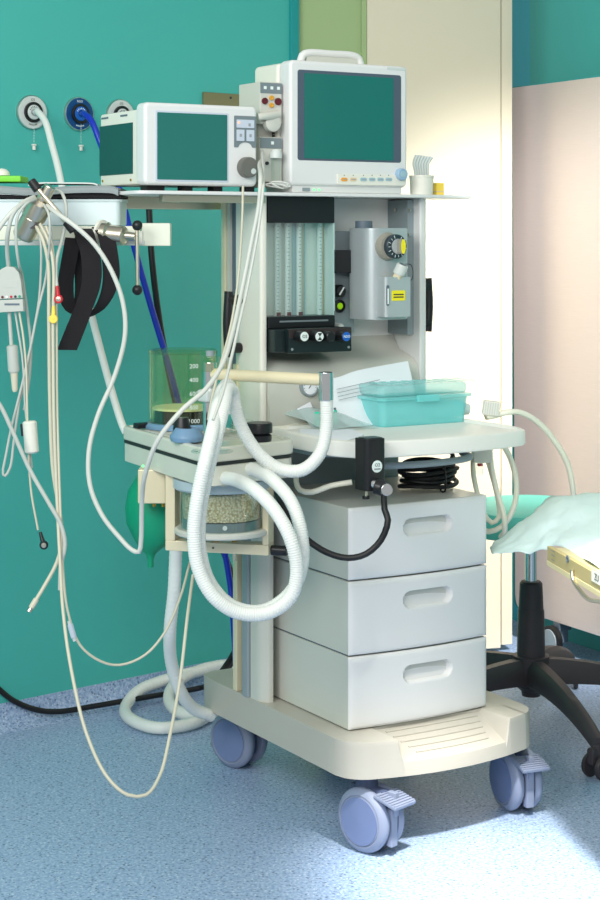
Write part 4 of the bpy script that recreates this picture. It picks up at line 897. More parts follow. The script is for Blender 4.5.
# ============================================================ wall outlets and supply hoses
def outlet(px, py, blue, label, hosed=True):
    p = WL(px, py); o = thing('gas_outlet', label, 'wall outlet', MW, (p.x, 0, p.z)); r = .0465; c0 = Vector((p.x, 0, p.z)); out = Vector((0, -1, 0))
    MB().lat(c0, c0+out, [(r, 0), (r, .006), (r-.002, .009), (0, .009)], 40).build('outlet_rim', 'satin_metal', o, MW)
    MB().lat(c0+out*.0088, c0+out, [(r-.003, 0), (r-.004, .0012), (0, .0012)], 40).build('outlet_plate', 'blue_outlet' if blue else 'outlet_white', o, MW)
    MB().lat(c0+out*.0095, c0+out, [(.0275, 0), (.0275, .006), (.0255, .007), (.0205, .007), (.0195, .003), (0, .003)], 36).build('outlet_ring', 'black_plastic', o, MW)
    MB().lat(c0+out*.0125, c0+out, [(.0195, 0), (.0195, .004), (.018, .005), (.010, .005), (.009, .002), (0, .002)], 32).build('outlet_socket', 'blue_ring' if blue else 'outlet_white', o, MW)
    MB().lat(c0+out*.012, c0+out, [(.0082, 0), (.0082, .016), (.006, .018), (0, .018)], 18).build('probe', 'chrome', o, MW)
    text('N2O' if blue else 'O2', .009, 'ink_white' if blue else 'ink', o, facing(c0+out*.0101+Vector((0, 0, .0335))), MW)
    mk = MB()
    for k in range(9):
        a_ = R(250+5*k); mk.box(-.0008, .0008, -.0018, .0018, 0, .0003, X=facing(c0+out*.0102+Vector((.0335*cos(a_), 0, .0335*sin(a_)))) @ Matrix.Rotation(a_-pi/2, 4, 'Z'))
    for k in range(7):
        a_ = R(150-20*k); mk.box(-.0009, .0009, -.002, .002, 0, .0003, X=facing(c0+out*.0177+Vector((.0142*cos(a_), 0, .0142*sin(a_)))) @ Matrix.Rotation(a_-pi/2, 4, 'Z'))
    mk.build('small_print', 'ink_white' if blue else 'ink', o, MW)
    ch = MB(); zz = p.z-.028
    for k in range(13):
        ch.lathe([(.0005, -.0011), (.0013, 0), (.0005, .0011)], 6, Matrix.Translation((p.x+.002, -.012, zz-.0042*k)))
    MB_o = ch.build('bead_chain', 'ink_white', o, MW)
    zz -= .056; MB().lat((p.x+.002, -.012, zz), (p.x+.002, -.012, zz-1), [(.002, 0), (.007, .001), (.007, .004), (.0045, .006), (.0045, .016), (0, .016)], 14).build('dust_cap', 'ivory_plastic', o, MW)
    return o
outlet(31, 112.5, False, 'white round wall gas outlet with a white hose plugged in')
outlet(78, 114, True, 'blue round wall gas outlet with a blue hose plugged in')
outlet(119.5, 116, False, 'white round wall gas outlet half hidden behind the ventilator screen')
w31 = MW @ (WL(31, 112.5)+Vector((0, -.03, 0))); w78 = MW @ (WL(78, 114)+Vector((0, -.03, 0))); w119 = MW @ (WL(119.5, 116)+Vector((0, -.03, 0)))
tag(MB().tube([w31, P(38, 112, 4.46), P(45, 121, 4.42), P(52, 145, 4.36), P(58, 168, 4.3), P(63, 192, 4.24), P(75, 250, 4.16), P(94, 325, 4.06), P(110, 385, 3.98), P(122, 424, 3.93), P(126, 433, 3.92)], .0088, 12).build('gas_hose', 'hose_white', ang=60), 'white gas hose running from the white wall outlet down to the absorber', 'hose')
tag(MB().tube([w78, P(84, 114, 4.55), P(91, 120, 4.52), P(103, 150, 4.5), P(117, 182, 4.5), P(135, 250, 4.5), P(152, 310, 4.5), P(170, 370, 4.5), P(185, 425, 4.5), P(205, 485, 4.5), P(222, 540, 4.5), P(231, 590, 4.48), P(234, 630, 4.44), P(236, 664, 4.40), P(238, 684, 4.36)], .0085, 12).build('gas_hose', 'blue_hose', ang=60), 'blue gas hose running from blue wall outlet down behind the machine', 'hose')
tag(MB().tube([w119, P(130, 125, 4.66), P(142, 150, 4.62), P(148, 195, 4.58), P(152, 260, 4.55), P(161, 330, 4.55), P(175, 400, 4.55), P(195, 470, 4.55), P(216, 530, 4.56), P(236, 590, 4.56), P(243, 630, 4.52), P(233, 655, 4.46), P(222, 672, 4.4)], .0085, 12).build('gas_hose', 'black_rubber', ang=60), 'black gas hose running down from the half hidden white outlet', 'hose')
p0, p1 = WL(202, 92), WL(256, 106)
bp_ = thing('wall_plate', 'rectangular olive brass blanking plate on the teal wall', 'wall plate', MW, ((p0.x+p1.x)/2, 0, p1.z))
MB().box(p0.x, p1.x, -.008, 0, p1.z-.03, p0.z, .002).build('plate', 'olive_brass', bp_, MW)
p = WL(229, 98); MB().lat((p.x, -.008, p.z), (p.x, -1, p.z), [(.004, 0), (.0035, .0015), (0, .001)], 12).build('plate_screw', 'ink', bp_, MW)

# ============================================================ accessory rail with bin at the left
DL = 3.76; px2 = lambda px, d=DL: (px-CX)*d/F; py2 = lambda py, d=DL: 1.3-(py-HZ)*d/F
rl = thing('accessory_rail', 'cream coloured accessory rail on a floor stand with T clamp and ball lever', 'rail stand', I4, (-1.0, DL+.05, 0))
MB().box(-1.05, px2(140), DL, DL+.03, py2(240), py2(226), .002).build('rail_bar', 'rail_cream', rl)
MB().box(-1.05, px2(145), DL-.006, DL+.036, py2(245.5), py2(240.5), .0015).build('rail_channel', 'outlet_white', rl)
MB().box(px2(142), px2(170.5), DL-.004, DL+.034, py2(246), py2(223), .003).build('rail_end_block', 'rail_cream', rl)
MB().box(px2(137), px2(143), DL-.008, DL+.03, py2(244), py2(231), .002).build('rail_end_plate', 'ivory_plastic', rl)
MB().cyl((-1.0, DL+.08, .0), (-1.0, DL+.08, 1.75), .02, n=20).build('stand_pole', 'satin_metal', rl)
MB().box(-1.04, -.96, DL+.0, DL+.11, 1.24, 1.33, .006).build('pole_clamp', 'ivory_plastic', rl)
for k in range(5):
    a_ = R(72*k+20); MB().tube([(-1.0, DL+.08, .10), (-1.0+.15*cos(a_), DL+.08+.15*sin(a_), .075), (-1.0+.27*cos(a_), DL+.08+.27*sin(a_), .03)], lambda t: .024-.009*t, 10).build('stand_leg', 'ivory_plastic', rl)
# T clamp: body, head, cross bar
ca_, cb_ = P(22, 238, 3.68), P(47, 192, 3.66); ax = (cb_-ca_).normalized()
MB().lat(ca_, cb_, [(.020, 0), (.024, .004), (.025, .012), (.025, .048), (.024, .05), (.027, .052), (.027, .085), (.020, .093), (.014, .095), (.0135, .128), (.012, .131), (0, .131)], 24).build('clamp_body', 'nickel', rl)
MB().cyl(P(33, 183, 3.655), P(72, 229, 3.645), .0055, n=14).build('clamp_bar', 'nickel', rl)
for A, B in ((P(31, 180.5, 3.655), P(38, 190, 3.653)), (P(66, 221.5, 3.645), P(74, 231, 3.645))): MB().cyl(A, B, .0095, .0105, n=16, bev=.002).build('bar_cap', 'black_rubber', rl)
p = P(33, 224, 3.655); MB().cyl(p+Vector((0, .01, 0)), p+Vector((0, -.004, 0)), .011, n=16).build('clamp_recess', 'brown_black', rl)
# ball lever
A, B = P(103, 234, 3.735), P(129, 236, 3.715)
MB().lat(A, B, [(.027, 0), (.027, .012), (.0215, .016), (.0205, .05), (.017, .054), (.009, .056), (.008, .078), (0, .078)], 24).build('lever_hub', 'nickel', rl)
MB().lat(P(99, 233, 3.75), B, [(.024, 0), (.03, .004), (.03, .010), (.02, .014), (0, .014)], 24).build('lever_flange', 'ivory_plastic', rl)
MB().cyl(P(137, 226, 3.705), P(137.5, 290, 3.705), .0042, n=12).build('lever_rod', 'nickel', rl)
for py in (225.5, 290): MB().lathe([(.0, -.0115)]+[(.0115*cos(R(t)), .0115*sin(R(t))) for t in range(-75, 90, 15)]+[(0, .0115)], 20, Matrix.Translation(P(137.3, py, 3.705)), cap=False).build('lever_ball', 'black_plastic', rl)
# bin
bn = thing('white_bin', 'white translucent plastic bin resting on the accessory rail', 'bin', I4, (-.6, DL+.06, py2(226)))
zb2, zt2 = py2(225.5), py2(199); x1 = px2(122)
MB().prism(rrect(-.86, x1-.004, DL+.002, DL+.15, .012), zb2, zt2, .003, 2, None, (.004, zt2-zb2-.006)).build('bin_body', 'bin_white', bn)
MB().prism(rrect(-.864, x1, DL-.002, DL+.154, .014), zt2-.006, zt2, .001, 2, None, (.007, .004)).build('bin_rim', 'bin_white', bn)
# folded mats over the bin
zz = zt2+.0006; e = px2(121)
mt = thing('folded_mat', 'grey and black folded sheet lying on top of the white bin', 'mat', I4, (-.6, DL+.06, zz))
mt1 = MB().sheet([[(-.87, y, zz+.014), (-.74, y, zz+.0135), (-.60, y, zz+.013), (-.48, y, zz+.0135), (e-.02, y, zz+.013), (e, y, zz+.014)] for k, y in enumerate((DL-.012, DL+.05, DL+.11, DL+.16))], .0115, 4); mt1.v = [Vector((v.x, v.y, max(v.z, zz+.0005))) if v.z < zz+.012 else v for v in mt1.v]; mt1.build('lower_fold', 'black_cloth', mt)
rowsm = [[(-.87, y, zz+.024), (-.76, y, zz+.026), (-.66, y, zz+.018), (-.58, y, zz+.013), (-.50, y, zz+.018), (e-.025, y, zz+.018), (e-.004, y, zz+.012)] for k, y in enumerate((DL-.018, DL+.05, DL+.11, DL+.165))]
rowsm = [[p+Vector((0, 0, .010)) for p in map(Vector, q_)] for q_ in rowsm]; rowsm = [[p+Vector((0, -.004, -.016)) for p in rowsm[0]], [p+Vector((0, -.006, -.006)) for p in rowsm[0]]]+rowsm
mt2 = MB().sheet(rowsm, .005, 4); mt2.build('upper_fold', 'sheet_grey', mt)
mt3 = MB().sheet([[(-.60, y, zz+.031), (-.57, y, zz+.036), (-.52, y, zz+.036), (-.46, y, zz+.035), (e-.05, y, zz+.031)] for y in (DL-.01, DL+.05, DL+.10)], .003, 4); mt3.build('top_fold', 'outlet_white', mt)
mt4 = MB().sheet([[(-.87, y, zz+.010), (-.72, y, zz+.011), (-.66, y, zz+.013), (-.60, y, zz+.010)] for y in (DL-.016, DL+.05, DL+.12)], .004, 4); mt4.build('middle_fold', 'outlet_white', mt)
gz = zz+.0375
gb = thing('green_pad', 'bright lime green pad lying on the folded grey sheet', 'pad', I4, (-.7, DL+.05, gz))
MB().box(-.80, px2(20), DL+.01, DL+.12, gz, gz+.014, .003).build('pad', 'lime_green', gb)
MB().lathe([(.018, 0), (.017, .008), (.010, .014), (0, .016)], 24, Matrix.Translation((px2(-3, DL), DL+.06, gz+.016))).build('pad_button', 'ivory_plastic', gb)
# ------------------------------------------------------------ black straps
st = thing('black_strap', 'looped black fabric strap hanging over the accessory rail', 'strap', I4, P(85, 228, 3.70))
Wx = Vector((1, .0, 0))
def strap(pts, widths, name='strap_loop'):
    """pts (px, py, depth, tilt deg of width direction)"""
    MB().strip([P(x, y, d) for x, y, d, t in pts], [Vector((cos(R(t)), .25, -sin(R(t)))) for x, y, d, t in pts], widths, .0022).build(name, 'black_cloth', st)
strap([(100, 228, 3.745, 5), (106, 236, 3.71, 10), (110, 256, 3.70, 6), (111, 280, 3.70, -4), (105, 300, 3.70, -16), (96, 312, 3.705, -22), (86, 318, 3.71, -20)], .037)
strap([(82, 229, 3.745, 0), (85, 236, 3.700, 0), (91, 258, 3.685, 5), (91, 285, 3.68, -8), (82, 312, 3.675, -8), (75, 330, 3.672, 0), (67, 350, 3.67, 2)], .043, 'strap_tail')
strap([(73, 238, 3.715, 5), (70, 255, 3.71, 0), (66, 280, 3.71, -2), (67, 300, 3.71, 6), (73, 312, 3.712, 12), (82, 317, 3.714, 14)], .034)
strap([(80, 236, 3.73, 0), (79, 260, 3.735, 0), (80, 290, 3.73, 0), (78, 312, 3.72, 20)], .022)
# ------------------------------------------------------------ ECG trunk and leads
eb = thing('ecg_trunk_box', 'grey electrode lead junction box hanging from its cable', 'lead box', I4, P(12, 312, 3.66))
fb2 = [(-3, 312), (-3, 275), (2, 269), (8, 266), (15, 267), (20, 272), (22.5, 282), (25, 299)]
Xb = lambda d: [((x-CX)*d/F, 1.3-(y-HZ)*d/F) for x, y in fb2]
pts_ = [((x-CX)*3.66/F, 1.3-(y-HZ)*3.66/F) for x, y in [(-3.5, 299.5), (-3.5, 275), (2, 269), (8, 266), (15, 267), (20, 272), (22.5, 282), (24, 298)]]
panel(pts_, 3.645, 3.668, .003).build('box_upper', 'lead_grey', eb)
pts_ = [((x-CX)*3.66/F, 1.3-(y-HZ)*3.66/F) for x, y in [(-3, 312.5), (-3.5, 300), (24, 298.8), (25, 311)]]
panel(pts_, 3.643, 3.668, .002).build('box_lower', 'lead_grey', eb)
for px, m_ in ((2.5, 'maroon'), (6.8, 'ink_white'), (11.2, 'red'), (15.4, 'ink'), (19.6, 'bag_green')):
    p = P(px, 297.2-.04*px, 3.645); MB().cyl(p, p+Vector((0, -.0012, 0)), .0028, n=12).build('colour_dot', m_, eb)
p = P(12, 304.3, 3.643); MB().box(p.x-.016, p.x+.016, 3.642, 3.6435, p.z-.002, p.z+.002).build('print_line', 'slate', eb)
p = P(11, 284, 3.645); MB().box(p.x-.015, p.x+.015, 3.6445, 3.6455, p.z-.008, p.z+.008, .0004).build('moulded_field', 'lead_grey', eb)
def cable(pts, r, name, label, m='lead_grey', cat='cable', group=None, n=8):
    return tag(MB().tube([P(*q) for q in pts], r, n).build(name, m, ang=60), label, cat, group)
cable([(34, 197, 3.66), (24, 202, 3.63), (12, 212, 3.61), (2, 224, 3.61), (-10, 245, 3.61), (-18, 275, 3.62)], .0052, 'thick_cable', 'thick grey cable arching over the T clamp and out to the side', 'cable_white')
cable([(36, 200, 3.65), (22, 204, 3.62), (13, 214, 3.61), (8, 232, 3.61), (7, 250, 3.635), (8.5, 267, 3.655)], .0046, 'trunk_cable', 'grey trunk cable dropping from the T clamp into the junction box', 'lead_grey')
cable([(36, 199, 3.64), (26, 204, 3.60), (18, 215, 3.595), (16, 240, 3.60), (19, 265, 3.625), (22, 275, 3.69), (27, 310, 3.69), (31, 350, 3.69), (28, 388, 3.69), (24, 410, 3.69)], .0032, 'lead_wire', 'thin grey lead dropping beside the junction box to the white capsule')
cable([(44, 205, 3.64), (49, 215, 3.61), (50, 235, 3.61), (48, 260, 3.64), (45, 282, 3.66), (38, 310, 3.66), (31, 345, 3.66), (22, 385, 3.66), (12, 425, 3.66), (6, 455, 3.66), (3, 474, 3.66), (5, 476, 3.66), (10, 468, 3.66), (14, 440, 3.66), (20, 395, 3.665)], .0030, 'lead_wire', 'thin grey lead looping low at the far end of the rail')
cable([(38, 225, 3.66), (41, 245, 3.65), (41, 270, 3.66), (39, 300, 3.67), (33, 335, 3.67), (26, 375, 3.67), (20, 400, 3.67)], .0028, 'lead_wire', 'thin grey lead slanting from the clamp across to the capsule cable')
cable([(36, 226, 3.655), (43, 240, 3.64), (48, 262, 3.64), (49, 320, 3.64), (50, 400, 3.64), (53, 470, 3.63), (60, 515, 3.62), (62, 540, 3.61), (57, 562, 3.60), (45, 585, 3.58), (31, 608, 3.56)], .0042, 'probe_cable', 'grey probe cable hanging to a metal tipped connector end', 'lead_beige')
tip = P(31, 608, 3.56); t2 = P(36.5, 599, 3.567)
tg = thing('connector_tip', 'small metal tipped beige connector at the end of the probe cable', 'connector', I4, tip)
MB().cyl(t2, tip, .0062, n=14, bev=.001).build('sleeve', 'lead_beige', tg); MB().cyl(tip, tip+(tip-t2)*.45, .0052, n=14, bev=.001).build('contact', 'nickel', tg)
cable([(40, 224, 3.65), (48, 240, 3.635), (53, 262, 3.63), (53, 330, 3.63), (54, 420, 3.62), (57, 500, 3.60), (60, 560, 3.56), (63, 610, 3.50), (71, 668, 3.44), (87, 735, 3.38), (108, 778, 3.34), (128, 795, 3.33), (146, 795, 3.34), (160, 775, 3.38), (170, 735, 3.44), (180, 680, 3.52), (187, 620, 3.58), (193, 575, 3.68)], .0036, 'sampling_line', 'long beige sampling line sagging nearly to the floor before the absorber', 'lead_beige')
cable([(46, 226, 3.65), (52, 245, 3.64), (56, 300, 3.64), (57, 400, 3.63), (60, 500, 3.60), (63, 570, 3.57), (68, 612, 3.55), (80, 645, 3.55), (100, 661, 3.56), (120, 665, 3.58), (145, 655, 3.60), (165, 632, 3.62), (180, 598, 3.66), (190, 562, 3.72)], .0028, 'sampling_line', 'beige sampling line in the shallower curve with a small clear filter', 'lead_beige')
fl = thing('line_filter', 'small clear filter on the shallow beige sampling line', 'filter', I4, P(72, 640, 3.545)); MB().cyl(P(70, 624, 3.548), P(74, 638, 3.546), .0062, n=14, bev=.002).build('filter_body', 'key_lilac', fl)
MB().cyl(P(69, 621, 3.548), P(75, 641, 3.546), .0042, n=10).build('filter_nipple', 'outlet_white', fl)
cable([(47, 206, 3.645), (58, 214, 3.60), (75, 226, 3.58), (95, 245, 3.58), (112, 272, 3.58), (123, 303, 3.58), (125, 335, 3.58), (115, 375, 3.58), (98, 415, 3.57), (89, 450, 3.56), (90, 485, 3.55), (102, 515, 3.54), (120, 538, 3.53), (132, 550, 3.52), (139, 552, 3.515), (141, 540, 3.51), (142, 500, 3.47), (145, 475, 3.42), (158, 440, 3.38), (182, 410, 3.38), (205, 390, 3.40), (222, 365, 3.45), (232, 335, 3.52), (242, 290, 3.58), (252, 240, 3.60), (259, 205, 3.605), (260.5, 180, 3.61), (259.5, 165, 3.75), (262, 160, 3.86)],
      .0050, 'monitor_cable', 'thick grey monitor cable swinging down from the clamp and up over the absorber', 'cable_white', n=10)
cable([(262, 150, 3.87), (263, 190, 3.595), (259, 225, 3.58), (248, 285, 3.56), (240, 320, 3.52), (232, 355, 3.46), (222, 395, 3.35), (213, 420, 3.30)], .0032, 'monitor_cable', 'thin white cable falling from the patient monitor onto the breathing hose', 'cable_white')
cable([(243, 186, 3.62), (242, 225, 3.62), (238, 280, 3.62), (231, 325, 3.60), (219, 370, 3.52), (212, 398, 3.48), (208, 420, 3.46)], .0026, 'monitor_cable', 'thinnest beige wire hanging from the shelf edge beside the machine', 'lead_beige')
cable([(-8, 395, 3.60), (0, 405, 3.60), (12, 430, 3.60), (30, 470, 3.60), (50, 505, 3.59), (61, 525, 3.585), (65, 545, 3.58), (61, 565, 3.575), (60, 590, 3.57)], .0048, 'thick_cable', 'thick grey cable slanting in from the side across the hanging leads', 'lead_grey')
# junction leads below the box
for i, (pts, lab) in enumerate((([(9, 311, 3.66), (10, 325, 3.66), (11, 340, 3.66), (12, 352, 3.66)], 'ribbed grey strain relief cable leaving the junction box'),
        ([(15, 311, 3.66), (18, 330, 3.66), (22, 355, 3.66), (24, 380, 3.66), (25, 405, 3.66), (29, 440, 3.66), (32, 468, 3.66)], 'thin lead from the junction box passing behind the capsule'),
        ([(19, 311, 3.655), (23, 335, 3.655), (26, 365, 3.655), (27, 400, 3.65), (28, 440, 3.65), (31, 490, 3.65), (38, 530, 3.65)], 'thin beige lead ending in the black snap electrode clip'))):
    cable(pts, .0042 if i == 0 else .0024, 'lead_wire', lab, 'lead_grey' if i < 2 else 'lead_beige')
cn = thing('inline_connector', 'grey ribbed inline connector hanging below the junction box', 'connector', I4, P(14, 392, 3.66))
MB().lat(P(12, 345, 3.66), P(14, 372, 3.66), [(.008, 0), (.012, .003), (.0125, .055), (.009, .06), (0, .06)], 14).build('connector_body', 'lead_grey', cn)
MB().lat(P(14, 371, 3.66), P(15, 392, 3.66), [(.0085, 0), (.0065, .04), (.004, .045), (0, .045)], 12).build('strain_relief', 'lead_beige', cn)
cap_ = thing('capsule', 'small white oblong capsule clipped on the hanging leads', 'capsule', I4, P(31, 456, 3.645))
MB().tube([P(29.5, 421, 3.645), P(32, 453, 3.645)], lambda t: .0155 if .04 < t < .96 else .012, 16, smooth=True, step=.003).build('shell', 'ivory_plastic', cap_)
MB().cyl(P(22, 424, 3.648), P(23, 436, 3.648), .004, n=10).build('clip', 'ink', cap_)
def snap(px, py, tx, ty, m, name, label, metal=True):
    s = thing(name, label, 'electrode clip', I4, P(px, py, 3.625)); c0 = P(px, py, 3.625); f = Vector((0, -1, .0))
    MB().lat(c0+Vector((0, .003, 0)), c0+f, [(.0085, 0), (.0095, .0015), (.0095, .0055), (.008, .007), (0, .007)], 20).build('clip_head', m, s)
    MB().tube([c0+Vector((0, 0, 0)), P(tx, ty, 3.63)], lambda t: .0055-.002*t, 10, smooth=False).build('clip_neck', m, s)
    if metal: MB().lat(c0+f*.0035, c0+f, [(.0058, 0), (.0052, .0012), (.003, .0014), (.0025, .0026), (0, .0028)], 16).build('snap_stud', 'nickel', s)
snap(58.5, 299, 57, 286, 'red', 'snap_clip', 'red snap electrode clip in front of the black strap')
snap(53.5, 319, 53.5, 306, 'yellow_soft', 'snap_clip', 'yellow snap electrode clip on the hanging lead bundle', False)
snap(44, 545, 40, 532, 'green_black', 'snap_clip', 'black snap electrode clip hanging low before the teal wall')
cable([(56, 190, 3.70), (62, 193, 3.68), (66, 205, 3.67), (66, 220, 3.67), (62, 240, 3.655), (57, 258, 3.64), (56, 275, 3.635), (57, 287, 3.63)], .0036, 'lead_wire', 'thin grey lead coming over the mat down to the red clip')
cable([(50, 226, 3.655), (53, 250, 3.645), (55, 280, 3.64), (53.5, 307, 3.632)], .0028, 'lead_wire', 'thin grey lead holding the yellow clip')

# ============================================================ floor level hoses behind the machine
hose([P(176, 548, 3.80), P(174, 590, 3.82), P(170, 630, 3.86), P(171, 660, 3.92), P(180, 690, 3.97), P(193, 708, 4.02), P(212, 716, 4.06)], .0150, 'scavenging_hose', 'translucent white hose dropping from the absorber bracket towards the floor coil', 'hose_clear', .05, .012, 14)
def FW(px, py, z=0, out=.045):
    p = FL(px, py, z); return p if (MW.inverted() @ p).y < -out else MW @ WL(px, py, out)
pts = []
for (px, py, z) in ((214, 712, .02), (190, 724, .02), (158, 728, .02), (132, 720, .02), (126, 706, .02), (140, 690, .02), (165, 680, .022), (195, 672, .03), (222, 668, .045), (238, 672, .05)):
    pts.append(FW(px, py, z))
hose(pts, .0165, 'floor_hose', 'translucent white hose lying in a wide loop on the floor', 'hose_clear', .05, .012, 14)
pts = [FW(px, py, z) for px, py, z in ((226, 700, .03), (205, 714, .022), (184, 714, .02), (170, 703, .03), (172, 688, .045), (190, 674, .055), (212, 667, .062), (236, 664, .066))]
hose(pts, .0165, 'floor_hose', 'translucent white hose curled inside the wide floor loop', 'hose_clear', .05, .012, 14)
cw = [MW @ WL(px, py, .02+.0004*max(px, 0)) for px, py in ((-8, 683), (14, 701), (40, 710.5), (60, 711.5), (95, 706), (130, 700), (165, 694), (200, 688))]+[P(216, 680, 4.62), P(228, 668, 4.52), P(238, 652, 4.42)]
tag(MB().tube(cw, .0075, 10).build('power_cable', 'black_rubber', ang=60), 'black power cable running along the floor under the teal wall', 'cable')
tag(MB().tube([P(247, 600, 4.36), P(247, 630, 4.36), P(244, 655, 4.36), P(240, 675, 4.36), P(236, 692, 4.36)], .0085, 10).build('gas_hose', 'blue_hose', ang=60), 'short run of blue hose beside the rear post of the machine', 'hose')

# ============================================================ steel faced mobile screen
a = P(511, 608, 5.47); c = P(600, 635, 1.3); sd = R(-61)
SS = Matrix.Translation((a.x, a.y, 0)) @ Matrix.Rotation(sd, 4, 'Z')
def SP(px, py): return onplane(SS, 1, 0, px, py)
zt3, zb3 = SP(511, 88).z, SP(540, 617).z; Ls = 1.3
sc = thing('steel_screen', 'tall brushed steel mobile screen with teal edge on castors', 'screen', SS, (.4, .02, 0))
panel(rpoly([(0, zb3-.002), (Ls, zb3-.002), (Ls, zt3+.004), (0, zt3+.004)], [.06, .06, .004, .004]), .004, .04, .002, SS).build('screen_frame', 'teal_trim', sc)
panel(rpoly([(.022, zb3), (Ls-.02, zb3), (Ls-.02, zt3), (.006, zt3)], [.05, .05, .003, .003]), 0, .006, .0015, SS).build('steel_sheet', 'steel_brushed', sc)
def trolley_castor(root, x, y, S, r=.038, m='mid_grey'):
    f_ = MB().box(x-.016, x+.016, y-.02, y+.03, r*1.6, zb3, .004); f_.box(x-.018, x+.018, y-.012, y+.016, r*.8, r*2.1, .006)
    cb = f_.build('castor', 'slate', root, S)
    MB().lathe([(r-.006, 0), (r, .004), (r, .018), (r-.006, .022), (r-.010, .020), (0, .020)], 28, Matrix.Translation((x, y-.036, r)) @ Matrix.Rotation(pi/2, 4, 'X') @ Matrix.Translation((0, 0, -.011))).build('wheel', 'black_rubber', cb, S)
    MB().lathe([(r-.010, 0), (r-.012, .003), (0, .004)], 28, Matrix.Translation((x, y-.046, r)) @ Matrix.Rotation(pi/2, 4, 'X')).build('wheel_hub', m, cb, S)
xs = SP(556, 640).x
trolley_castor(sc, xs, .02, SS, .046); trolley_castor(sc, Ls-.15, .02, SS)

# ============================================================ stool
HD = 4.48; hx = (531-CX)*HD/F; SZ = lambda y, d=HD: 1.3-(y-HZ)*d/F
stl = thing('stool', 'round teal stool on a chrome gas lift with black five star base', 'stool', I4, (hx, HD, 0))
T0 = Matrix.Translation((hx, HD, 0)); pxm = HD/F
MB().lathe([(.17, SZ(532)), (.185, SZ(530)), (.19, SZ(525)), (.19, SZ(513)), (.182, SZ(507)), (.16, SZ(504)), (0, SZ(503))], 48, T0).build('seat', 'seat_teal', stl)
MB().lathe([(.05, SZ(540)), (.16, SZ(532)), (.0, SZ(531))], 32, T0).build('seat_plate', 'teal_trim', stl)
MB().lathe([(6*pxm, SZ(590)), (6*pxm, SZ(530))], 24, T0).build('gas_lift', 'chrome', stl)
MB().lathe([(12.6*pxm, SZ(612)), (11.4*pxm, SZ(583)), (9.6*pxm, SZ(581)), (0, SZ(581))], 32, T0).build('lift_sleeve', 'stool_black', stl)
MB().lathe([(14.5*pxm, SZ(664)), (14.2*pxm, SZ(655)), (13.2*pxm, SZ(610)), (11.9*pxm, SZ(608)), (0, SZ(608))], 32, T0).build('lower_sleeve', 'stool_black', stl)
MB().lathe([(.0, .085), (.024, .087), (.026, .10), (.045, .115), (.052, .15), (.048, SZ(655)), (0, SZ(654))], 28, T0).build('hub', 'stool_black', stl)
e = FL(599, 780); ar0 = math.atan2(e.y-HD, e.x-hx); RL = math.hypot(e.y-HD, e.x-hx)
for k in range(5):
    a_ = ar0+2*pi*k/5; Xl = T0 @ Matrix.Rotation(a_, 4, 'Z')
    lg = MB(); n_ = 12; sec = []
    for i in range(n_+1):
        t = i/n_; x = .03+(RL-.03)*t; zt = .188-.012*t-.075*t**2.2; hb = .066*(1-t)+.026*t; wd_ = .030-.013*t
        sec.append([(x, -wd_, zt-hb), (x, -wd_*.9, zt-hb*.3), (x, -wd_*.45, zt), (x, wd_*.45, zt), (x, wd_*.9, zt-hb*.3), (x, wd_, zt-hb)])
    for s in sec: lg.v += [Xl @ Vector(p) for p in s]
    for i in range(n_):
        for j in range(6): q = (j+1) % 6; lg.f.append((i*6+j, i*6+q, i*6+6+q, i*6+6+j))
    lg.f += [tuple(range(6)), tuple(range(n_*6, n_*6+6))]
    lo_ = lg.build('leg', 'stool_black', stl, ang=50)
    Xc = Xl @ Matrix.Translation((RL-.01, 0, 0)) @ Matrix.Rotation(R(25+40*k), 4, 'Z')
    cb = MB().cyl((0, 0, .055), (0, 0, .085), .016, n=16); cb.box(-.012, .012, -.028, .028, .035, .078, .008); cb = MB().add([Xc @ v for v in cb.v], cb.f).build('castor_fork', 'stool_black', lo_)
    for sx in (-1, 1):
        wv = MB().lathe([(.02, 0), (.029, .003), (.03, .008), (.027, .014), (0, .016)], 24, Xc @ Matrix.Translation((sx*.013, 0, .0302)) @ Matrix.Rotation(sx*pi/2, 4, 'Y')); wv.build('castor_wheel', 'stool_black', lo_)

# ============================================================ draped instrument table
tb = thing('draped_table', 'instrument table with pale brass rim at the edge of the room', 'table', I4, (1.0, 3.3, 0))
Bz = .648
A, B = onplane(I4, 2, Bz, 547, 546), onplane(I4, 2, Bz, 600, 576)
dv = (B-A); AA = math.atan2(dv.y, dv.x); TS = Matrix.Translation((A.x, A.y, 0)) @ Matrix.Rotation(AA, 4, 'Z')   # x toward camera along rim, y to the right
zl = onplane(TS, 1, 0, 547, 564).z
MB().box(0, .56, 0, .012, zl, Bz, .0015).build('rim', 'gold_sticker', tb, TS)
MB().box(0, .56, -.001, .002, zl-.003, zl+.008, .001).build('rim_lip', 'tray_cream', tb, TS)
MB().box(0.0, .56, .012, .95, zl+.004, Bz-.004, .004).build('table_deck', 'tray_cream', tb, TS)
p = onplane(TS, 1, 0, 568, 559); MB().lat((p.x, 0, p.z), (p.x, -1, p.z), [(.0075, 0), (.0075, .002), (.0045, .0022), (.004, .001), (0, .001)], 20).build('socket_ring', 'slate', tb, TS)
MB().lat((p.x, -.0012, p.z), (p.x, -1, p.z), [(.0035, 0), (0, .0003)], 16).build('socket_hole', 'ink', tb, TS)
TF = lambda px, py: Matrix.Translation(onplane(TS, 1, -.0008, px, py)) @ Matrix(((1, 0, 0, 0), (0, 0, -1, 0), (0, 1, 0, 0), (0, 0, 0, 1)))
lb = TF(597, 578); MB().prism(rrect(-.03, .09, -.011, .011, .001), 0, .0006, X=lb).build('rim_label', 'ivory_plastic', tb, TS)
text('ZU', .018, 'ink', tb, lb @ Matrix.Translation((.0, 0, .0008)), TS, name='label_lettering')
